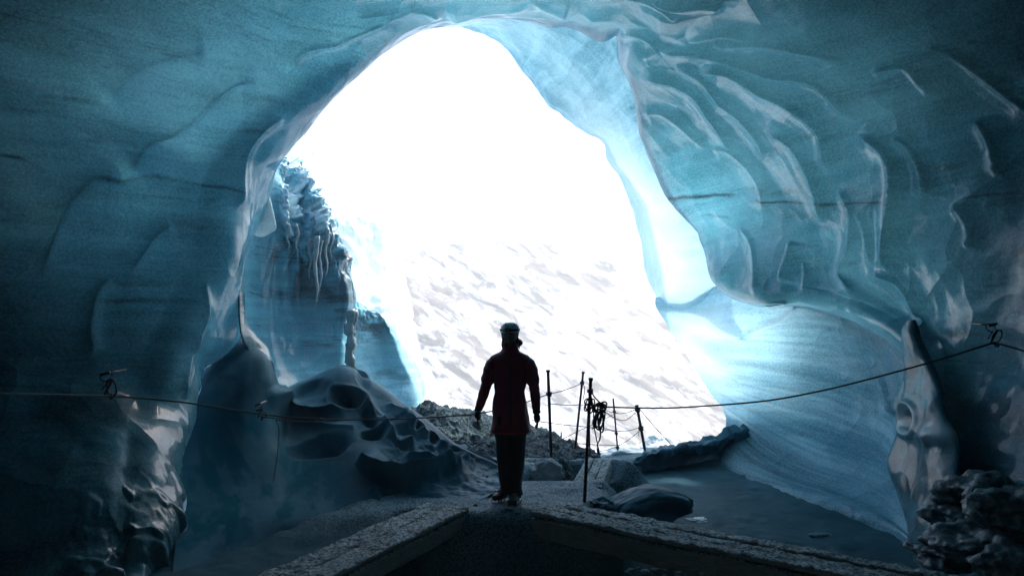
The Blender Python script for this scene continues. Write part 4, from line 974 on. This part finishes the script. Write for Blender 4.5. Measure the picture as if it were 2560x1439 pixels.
person = empty("person", (W(1276, 1252, PX).x, PX, foot_z), "person in a long dark red coat, white helmet and black trousers, standing facing us", "person")
M_SKIN = simple("skin", (.30, .19, .15), .6); M_COAT = simple("maroon_shell_fabric", (.24, .018, .035), .55, 0, (28, .004)); M_LIN = simple("red_lining", (.55, .03, .03), .6)
M_TRO = simple("black_trousers", (.012, .016, .02), .75, 0, (22, .006)); M_BOOT = simple("dark_boot_leather", (.012, .014, .016), .6, 0, (40, .003)); M_GLV = simple("black_gloves", (.018, .024, .028), .7, 0, (60, .002))
M_HELM = simple("pale_helmet_shell", (.72, .76, .78), .25); M_DARK = simple("dark_plastic", (.02, .022, .025), .4); M_HAIR = simple("dark_hair", (.05, .035, .025), .6)
M_TREAD = simple("steel_points", (.06, .065, .07), .5, .6)
bn = {
 'pel': ((0, .01, .92), (.15, .10), None), 'waist': ((0, .01, 1.08), (.13, .09), 'pel'), 'chest': ((0, .015, 1.30), (.155, .10), 'waist'), 'shl': ((0, .01, 1.43), (.12, .08), 'chest'),
 'neck': ((.0, .005, 1.52), (.055, .055), 'shl'), 'jaw': ((-.004, -.02, 1.595), (.058, .064), 'neck'), 'head': ((-.004, -.008, 1.68), (.077, .092), 'jaw'), 'crown': ((-.004, .0, 1.745), (.060, .075), 'head'),
 'lh': ((-.085, .01, .84), .088, 'pel'), 'lk': ((-.075, -.015, .48), .058, 'lh'), 'la': ((-.040, .055, .10), .040, 'lk'), 'lf': ((-.115, -.05, .045), (.040, .035), 'la'),
 'rh': ((.085, .01, .84), .088, 'pel'), 'rk': ((.075, -.02, .48), .058, 'rh'), 'ra': ((.060, .0, .10), .040, 'rk'), 'rf': ((.035, -.12, .045), (.040, .035), 'ra'),
 'ls': ((-.170, .015, 1.435), .062, 'shl'), 'le': ((-.238, .03, 1.165), .044, 'ls'), 'lw': ((-.322, -.03, .925), .030, 'le'), 'lp': ((-.335, -.045, .865), (.022, .036), 'lw'),
 'rs': ((.170, .015, 1.435), .062, 'shl'), 're': ((.232, .03, 1.160), .044, 'rs'), 'rw': ((.262, -.02, .895), .030, 're'), 'rp': ((.268, -.03, .84), (.022, .036), 'rw')}
def face(P):
    q = P.copy(); c = np.array([-.004, -.008, 1.665]); f = (P[:, 1] < -.02)*(P[:, 2] > 1.56)*1.0
    def bumpit(x, z, r, a, rz=None):
        w_ = np.exp(-(((P[:, 0]-x)/r)**2+((P[:, 2]-z)/(rz or r))**2))*f; q[:, 1] -= a*w_
    bumpit(-.004, 1.655, .011, .024, .020); bumpit(-.004, 1.642, .016, .008, .010)
    bumpit(-.034, 1.675, .016, -.012, .011); bumpit(.026, 1.675, .016, -.012, .011)
    bumpit(-.034, 1.675, .008, .006); bumpit(.026, 1.675, .008, .006)
    bumpit(-.004, 1.618, .022, .007, .006); bumpit(-.004, 1.610, .024, -.004, .003); bumpit(-.004, 1.603, .020, .006, .005); bumpit(-.004, 1.575, .018, .008, .014)
    bumpit(-.045, 1.69, .018, .004, .006); bumpit(.037, 1.69, .018, .004, .006)
    for sx in (-1, 1):
        w_ = np.exp(-(((P[:, 1]-.0)/.018)**2+((P[:, 2]-1.655)/.028)**2))*(np.sign(P[:, 0]+.004) == sx)*(abs(P[:, 0]) > .05); q[:, 0] += sx*.013*w_
    return q
skin_mesh("body", bn, M_SKIN, person, 3, face)
def ell(cx, cy, z, rx, ry, n=40, tilt=0, fold=0, ph=0):
    return [Vector((cx+rx*math.cos(a)*(1+fold*math.sin(a*7+ph)), cy+ry*math.sin(a)*(1+fold*math.sin(a*5+ph*2)), z+tilt*math.cos(a))) for a in [2*math.pi*k/n for k in range(n)]]
def loft(name, secs, mat, parent, sub=6, cap=True, noise=.006, seed=1, wrinkle=None):
    A = np.array([[tuple(p) for p in s_] for s_ in secs]); P = cr(A, np.linspace(0, len(A)-1, (len(A)-1)*sub+1))
    c = P.mean(1, keepdims=True); d = P-c; d /= np.linalg.norm(d, axis=-1, keepdims=True)+1e-6
    P = P+d*(noise*fbm(P, (9, 9, 5), 3, seed))[..., None]
    g = Geo(); g.rings([[Vector(v) for v in row] for row in P], cap); return g.build(name, mat, parent)
coat = loft("coat", [ell(0, .01, .705, .208, .155, fold=.025), ell(0, .01, .80, .190, .148, fold=.016), ell(0, .01, .93, .180, .140, fold=.01, ph=1), ell(0, .01, 1.06, .163, .122, fold=.006), ell(0, .012, 1.16, .166, .124, ph=2, fold=.006),
   ell(0, .015, 1.30, .190, .132), ell(0, .012, 1.40, .205, .125), ell(0, .010, 1.445, .196, .112), ell(0, .008, 1.485, .150, .098), ell(0, .006, 1.515, .098, .084), ell(0, .004, 1.54, .078, .078)], M_COAT, person, 6, True, .014, 5)
loft("hem_lining", [ell(0, .01, .690, .194, .146, tilt=0), ell(0, .01, .715, .188, .142)], M_LIN, coat, 2)
loft("collar", [ell(0, .0, 1.520, .094, .082), ell(0, -.002, 1.555, .080, .078), ell(.003, .0, 1.59, .086, .084, tilt=.008), ell(.004, .004, 1.605, .080, .082, tilt=.008)], M_COAT, coat, 4, True, .006, 9)
hood = Geo(); hood.tube([Vector((-.075, .05, 1.555)), Vector((-.03, .09, 1.575)), Vector((.04, .088, 1.59)), Vector((.085, .045, 1.60)), Vector((.104, -.01, 1.60))], [.022, .040, .046, .042, .024], 12); hood.build("hood", M_COAT, coat)
g = Geo(); g.tube([Vector((.004, -.125-.0*z, z)) if z < 1.3 else Vector((.004, -.125+(z-1.3)*.16, z)) for z in np.linspace(.78, 1.5, 20)], .006, 6); g.build("zip", M_DARK, coat)
for sgn, pts in ((-1, [(-.120, .012, 1.405, .060), (-.160, .013, 1.385, .078), (-.192, .015, 1.34, .078), (-.212, .018, 1.28, .072), (-.236, .022, 1.205, .068), (-.238, .024, 1.198, .052), (-.248, .022, 1.16, .054), (-.275, .005, 1.07, .052), (-.300, -.012, .99, .046), (-.318, -.026, .94, .040), (-.322, -.03, .925, .036)]),
                 (1, [(.120, .012, 1.405, .060), (.162, .013, 1.385, .078), (.194, .015, 1.34, .078), (.214, .018, 1.28, .072), (.232, .022, 1.195, .066), (.234, .024, 1.187, .052), (.242, .022, 1.14, .053), (.254, .006, 1.04, .050), (.260, -.010, .96, .044), (.263, -.018, .91, .039), (.264, -.02, .895, .036)])):
    g = Geo(); A = cr(np.array(pts), np.linspace(0, len(pts)-1, 64)); rr = [a[3]*(1+.03*math.sin(i*.9)+.02*math.sin(i*2.3)) for i, a in enumerate(A)]
    g.tube([Vector(a[:3]) for a in A], rr, 18); g.build("sleeve", M_COAT, coat)
    g = Geo(); e = Vector(pts[-1][:3]); g.tube([e+Vector((0, 0, .022)), e+Vector((0, 0, .012)), e+Vector((0, 0, -.006))], [.041, .043, .040], 14); g.build("cuff", M_DARK, coat)
# gloves with separate fingers
def glove(wr, sgn, rot):
    M = Matrix.Rotation(rot, 3, 'Y'); wr = Vector(wr)
    T = lambda x, y, z: tuple(wr+M@Vector((x*sgn, y, z)))
    n = {'w': (T(0, 0, 0), (.028, .034), None), 'p': (T(0, -.004, -.05), (.022, .040), 'w'), 'p2': (T(0, -.006, -.082), (.018, .040), 'p')}
    for i, (y, L) in enumerate(((-.040, .062), (-.016, .074), (.007, .068), (.028, .052))):
        r = .0105
        n['a%d' % i] = (T(.0, y, -.088), r, 'p2'); n['b%d' % i] = (T(-.006, y*1.05, -.095-L*.45), r*.95, 'a%d' % i); n['c%d' % i] = (T(-.020-.003*i, y*1.05, -.095-L*.95), r*.85, 'b%d' % i)
    n['t1'] = (T(-.010, -.036, -.035), .014, 'p'); n['t2'] = (T(-.018, -.058, -.068), .012, 't1'); n['t3'] = (T(-.022, -.064, -.095), .010, 't2')
    return skin_mesh("glove", n, M_GLV, person, 2)
glove((-.324, -.032, .925), -1, R(4)); glove((.264, -.021, .897), 1, R(-6))
# trousers
for sgn, secs in ((-1, [(-.060, .01, .86, .118, .115), (-.066, .0, .70, .098, .105), (-.062, -.012, .50, .082, .090), (-.048, .02, .30, .070, .082), (-.032, .045, .15, .068, .084), (-.032, .05, .085, .071, .088)]),
                  (1, [(.075, .01, .86, .100, .115), (.074, .0, .70, .092, .105), (.068, -.015, .50, .082, .090), (.056, -.01, .30, .072, .082), (.050, .0, .14, .072, .085), (.050, .0, .07, .076, .090)])):
    loft("trouser_leg", [ell(a, b, c, d, e, fold=.015, ph=c*9) for a, b, c, d, e in secs], M_TRO, person, 8, True, .012, 13+sgn)
# boots with crampons
def boot(x, y, yaw, z0):
    b = empty("boot", (x, y, z0), None, None); b.parent = person; b.rotation_euler = (0, 0, yaw)
    def sec(yy, wdt, h, zc): return [Vector((wdt*math.cos(a), yy, max(zc-h, zc+h*math.sin(a)*(1 if math.sin(a) > 0 else .9)))) for a in [2*math.pi*k/20 for k in range(20)]]
    A = np.array([[tuple(p) for p in s_] for s_ in (sec(.095, .02, .03, .045), sec(.085, .036, .045, .052), sec(.04, .044, .062, .065), sec(-.02, .046, .056, .058), sec(-.09, .050, .042, .045), sec(-.15, .048, .034, .037), sec(-.178, .034, .026, .032), sec(-.188, .014, .014, .03))])
    P = cr(A, np.linspace(0, 7, 36)); g = Geo(); g.rings([[Vector(v) for v in r] for r in P]); me = g.build("upper", M_BOOT, person); me.parent = b
    g = Geo(); g.tube([Vector((0, .02, .08)), Vector((0, .03, .14)), Vector((0, .03, .17))], [.046, .048, .050], 16); o = g.build("shaft", M_BOOT); o.parent = b
    g = Geo()
    for sx in (-1, 1):
        g.tube([Vector((sx*.036, yy, .012)) for yy in (.09, .02, -.06, -.12, -.165)], .006, 6)
        for yy in (.085, .03, -.05, -.11, -.165): g.tube([Vector((sx*.038, yy, .014)), Vector((sx*.042, yy-.004, -.022))], [.007, .001], 5)
    g.tube([Vector((-.05, -.07, .03)), Vector((-.045, -.075, .075)), Vector((0, -.08, .098)), Vector((.045, -.075, .075)), Vector((.05, -.07, .03))], .006, 6)
    g.tube([Vector((-.05, -.0, .04)), Vector((-.05, .0, .095)), Vector((0, -.03, .125)), Vector((.05, .0, .095)), Vector((.05, .0, .04))], .006, 6)
    o = g.build("crampon", M_TREAD); o.parent = b
    g = Geo()
    for k in range(4): g.tube([Vector((-.026, -.025-.028*k, .115-.012*k)), Vector((0, -.03-.028*k, .122-.012*k)), Vector((.026, -.022-.028*k, .115-.012*k))], .0035, 5)
    o = g.build("laces", M_ROPE_L); o.parent = b
boot(-.062, .045, R(-32), .022); boot(.055, -.02, R(-14), .0)
# head: helmet, lamp, strap, hair
def helm_sec(z, rx, ry, cy=0): return ell(-.004, cy, z, rx, ry, 36)
hl = loft("helmet", [helm_sec(1.705, .099, .122, .002), helm_sec(1.715, .101, .126, .0), helm_sec(1.745, .098, .121, .002), helm_sec(1.775, .087, .107, .004), helm_sec(1.797, .066, .082, .006), helm_sec(1.808, .035, .045, .006), helm_sec(1.811, .006, .008, .006)], M_HELM, person, 5, True, .0)
g = Geo()
g.rings([[Vector((-.004+.101*math.cos(a)*s1, -.002+(.126+e)*math.sin(a)*s1, zz)) for a in np.linspace(math.pi*1.12, math.pi*1.88, 20)] for (s1, e, zz) in ((.97, .0, 1.712), (1.03, .014, 1.703), (1.03, .014, 1.699), (.96, .0, 1.706))], cap=False); g.build("helmet_brim", M_HELM, hl)
for ax in (-.05, 0.0, .05):
    g = Geo(); g.tube([Vector((-.004+ax, -.105+.02*abs(ax)*10, 1.755)), Vector((-.004+ax*.9, -.075, 1.787)), Vector((-.004+ax*.8, -.04, 1.804))], [.003, .0055, .003], 6); g.build("vent", M_DARK, hl)
g = Geo(); g.rings([[Vector((-.004+(.1005+o_)*math.cos(a), (.125+o_)*math.sin(a), zz+.008*math.sin(a))) for a in [2*math.pi*k/40 for k in range(40)]] for (o_, zz) in ((.001, 1.722), (.004, 1.724), (.004, 1.742), (-.003, 1.744))], cap=False); g.build("lamp_band", M_DARK, hl)
g = Geo(); g.rings([ell(-.030, -.128, z, rx, .016, 16) for z, rx in ((1.710, .026), (1.713, .033), (1.740, .033), (1.744, .026))]); lp = g.build("head_lamp", M_DARK, hl)
g = Geo(); g.tube([Vector((-.030, -.140, 1.727)), Vector((-.030, -.1475, 1.727))], [.013, .011], 16); g.build("lamp_lens", simple("lens", (.4, .42, .42), .1), lp)
g = Geo(); g.rings([ell(.062, .112, z, .02, .016, 12) for z in (1.712, 1.74)]); g.build("battery_box", M_DARK, hl)
for sx in (-1, 1):
    g = Geo(); g.tube([Vector((-.004+sx*.088, -.03, 1.705)), Vector((-.004+sx*.078, -.04, 1.64)), Vector((-.004+sx*.045, -.062, 1.585)), Vector((-.004, -.075, 1.572))], .0045, 6); g.build("chin_strap", M_DARK, hl)
hg = loft("hair", [helm_sec(1.57, .062, .05, .045), helm_sec(1.61, .076, .062, .035), helm_sec(1.66, .084, .075, .030), helm_sec(1.71, .087, .082, .026)], M_HAIR, person, 4, True, .008, 21)
for k in range(7):
    g = Geo(); x = -.070+.004*k if k < 4 else .064+.005*(k-4); sgn = -1 if k < 4 else 1
    g.tube([Vector((x, -.03, 1.66)), Vector((x+sgn*.012, -.045, 1.615)), Vector((x+sgn*.018, -.05, 1.575-.006*k)), Vector((x+sgn*.006, -.055, 1.545))], [.006, .006, .004, .001], 5); g.build("lock", M_HAIR, hg)

# ------------------------------------------------------------------ air
m = bpy.data.materials.new("haze_air"); m.use_nodes = True; t = m.node_tree
t.nodes.remove(t.nodes["Principled BSDF"]); pv = t.nodes.new("ShaderNodeVolumePrincipled")
pv.inputs['Color'].default_value = (.90, .95, 1, 1); pv.inputs['Density'].default_value = .0030; pv.inputs['Anisotropy'].default_value = .3
t.links.new(pv.outputs[0], [x for x in t.nodes if x.type == 'OUTPUT_MATERIAL'][0].inputs['Volume'])
bm = bmesh.new(); bmesh.ops.create_cube(bm, size=1)
for v_ in bm.verts: v_.co = Vector((v_.co.x*620, v_.co.y*400+130, -18.2 if v_.co.z < 0 else 45))
me = bpy.data.meshes.new("haze"); bm.to_mesh(me); bm.free(); me.materials.append(m)
hz = bpy.data.objects.new("haze", me); COL.objects.link(hz); hz['kind'] = 'stuff'; hz['label'] = "thin pale cold haze in the air outside and inside the cave"
S.cycles.volume_bounces = 0
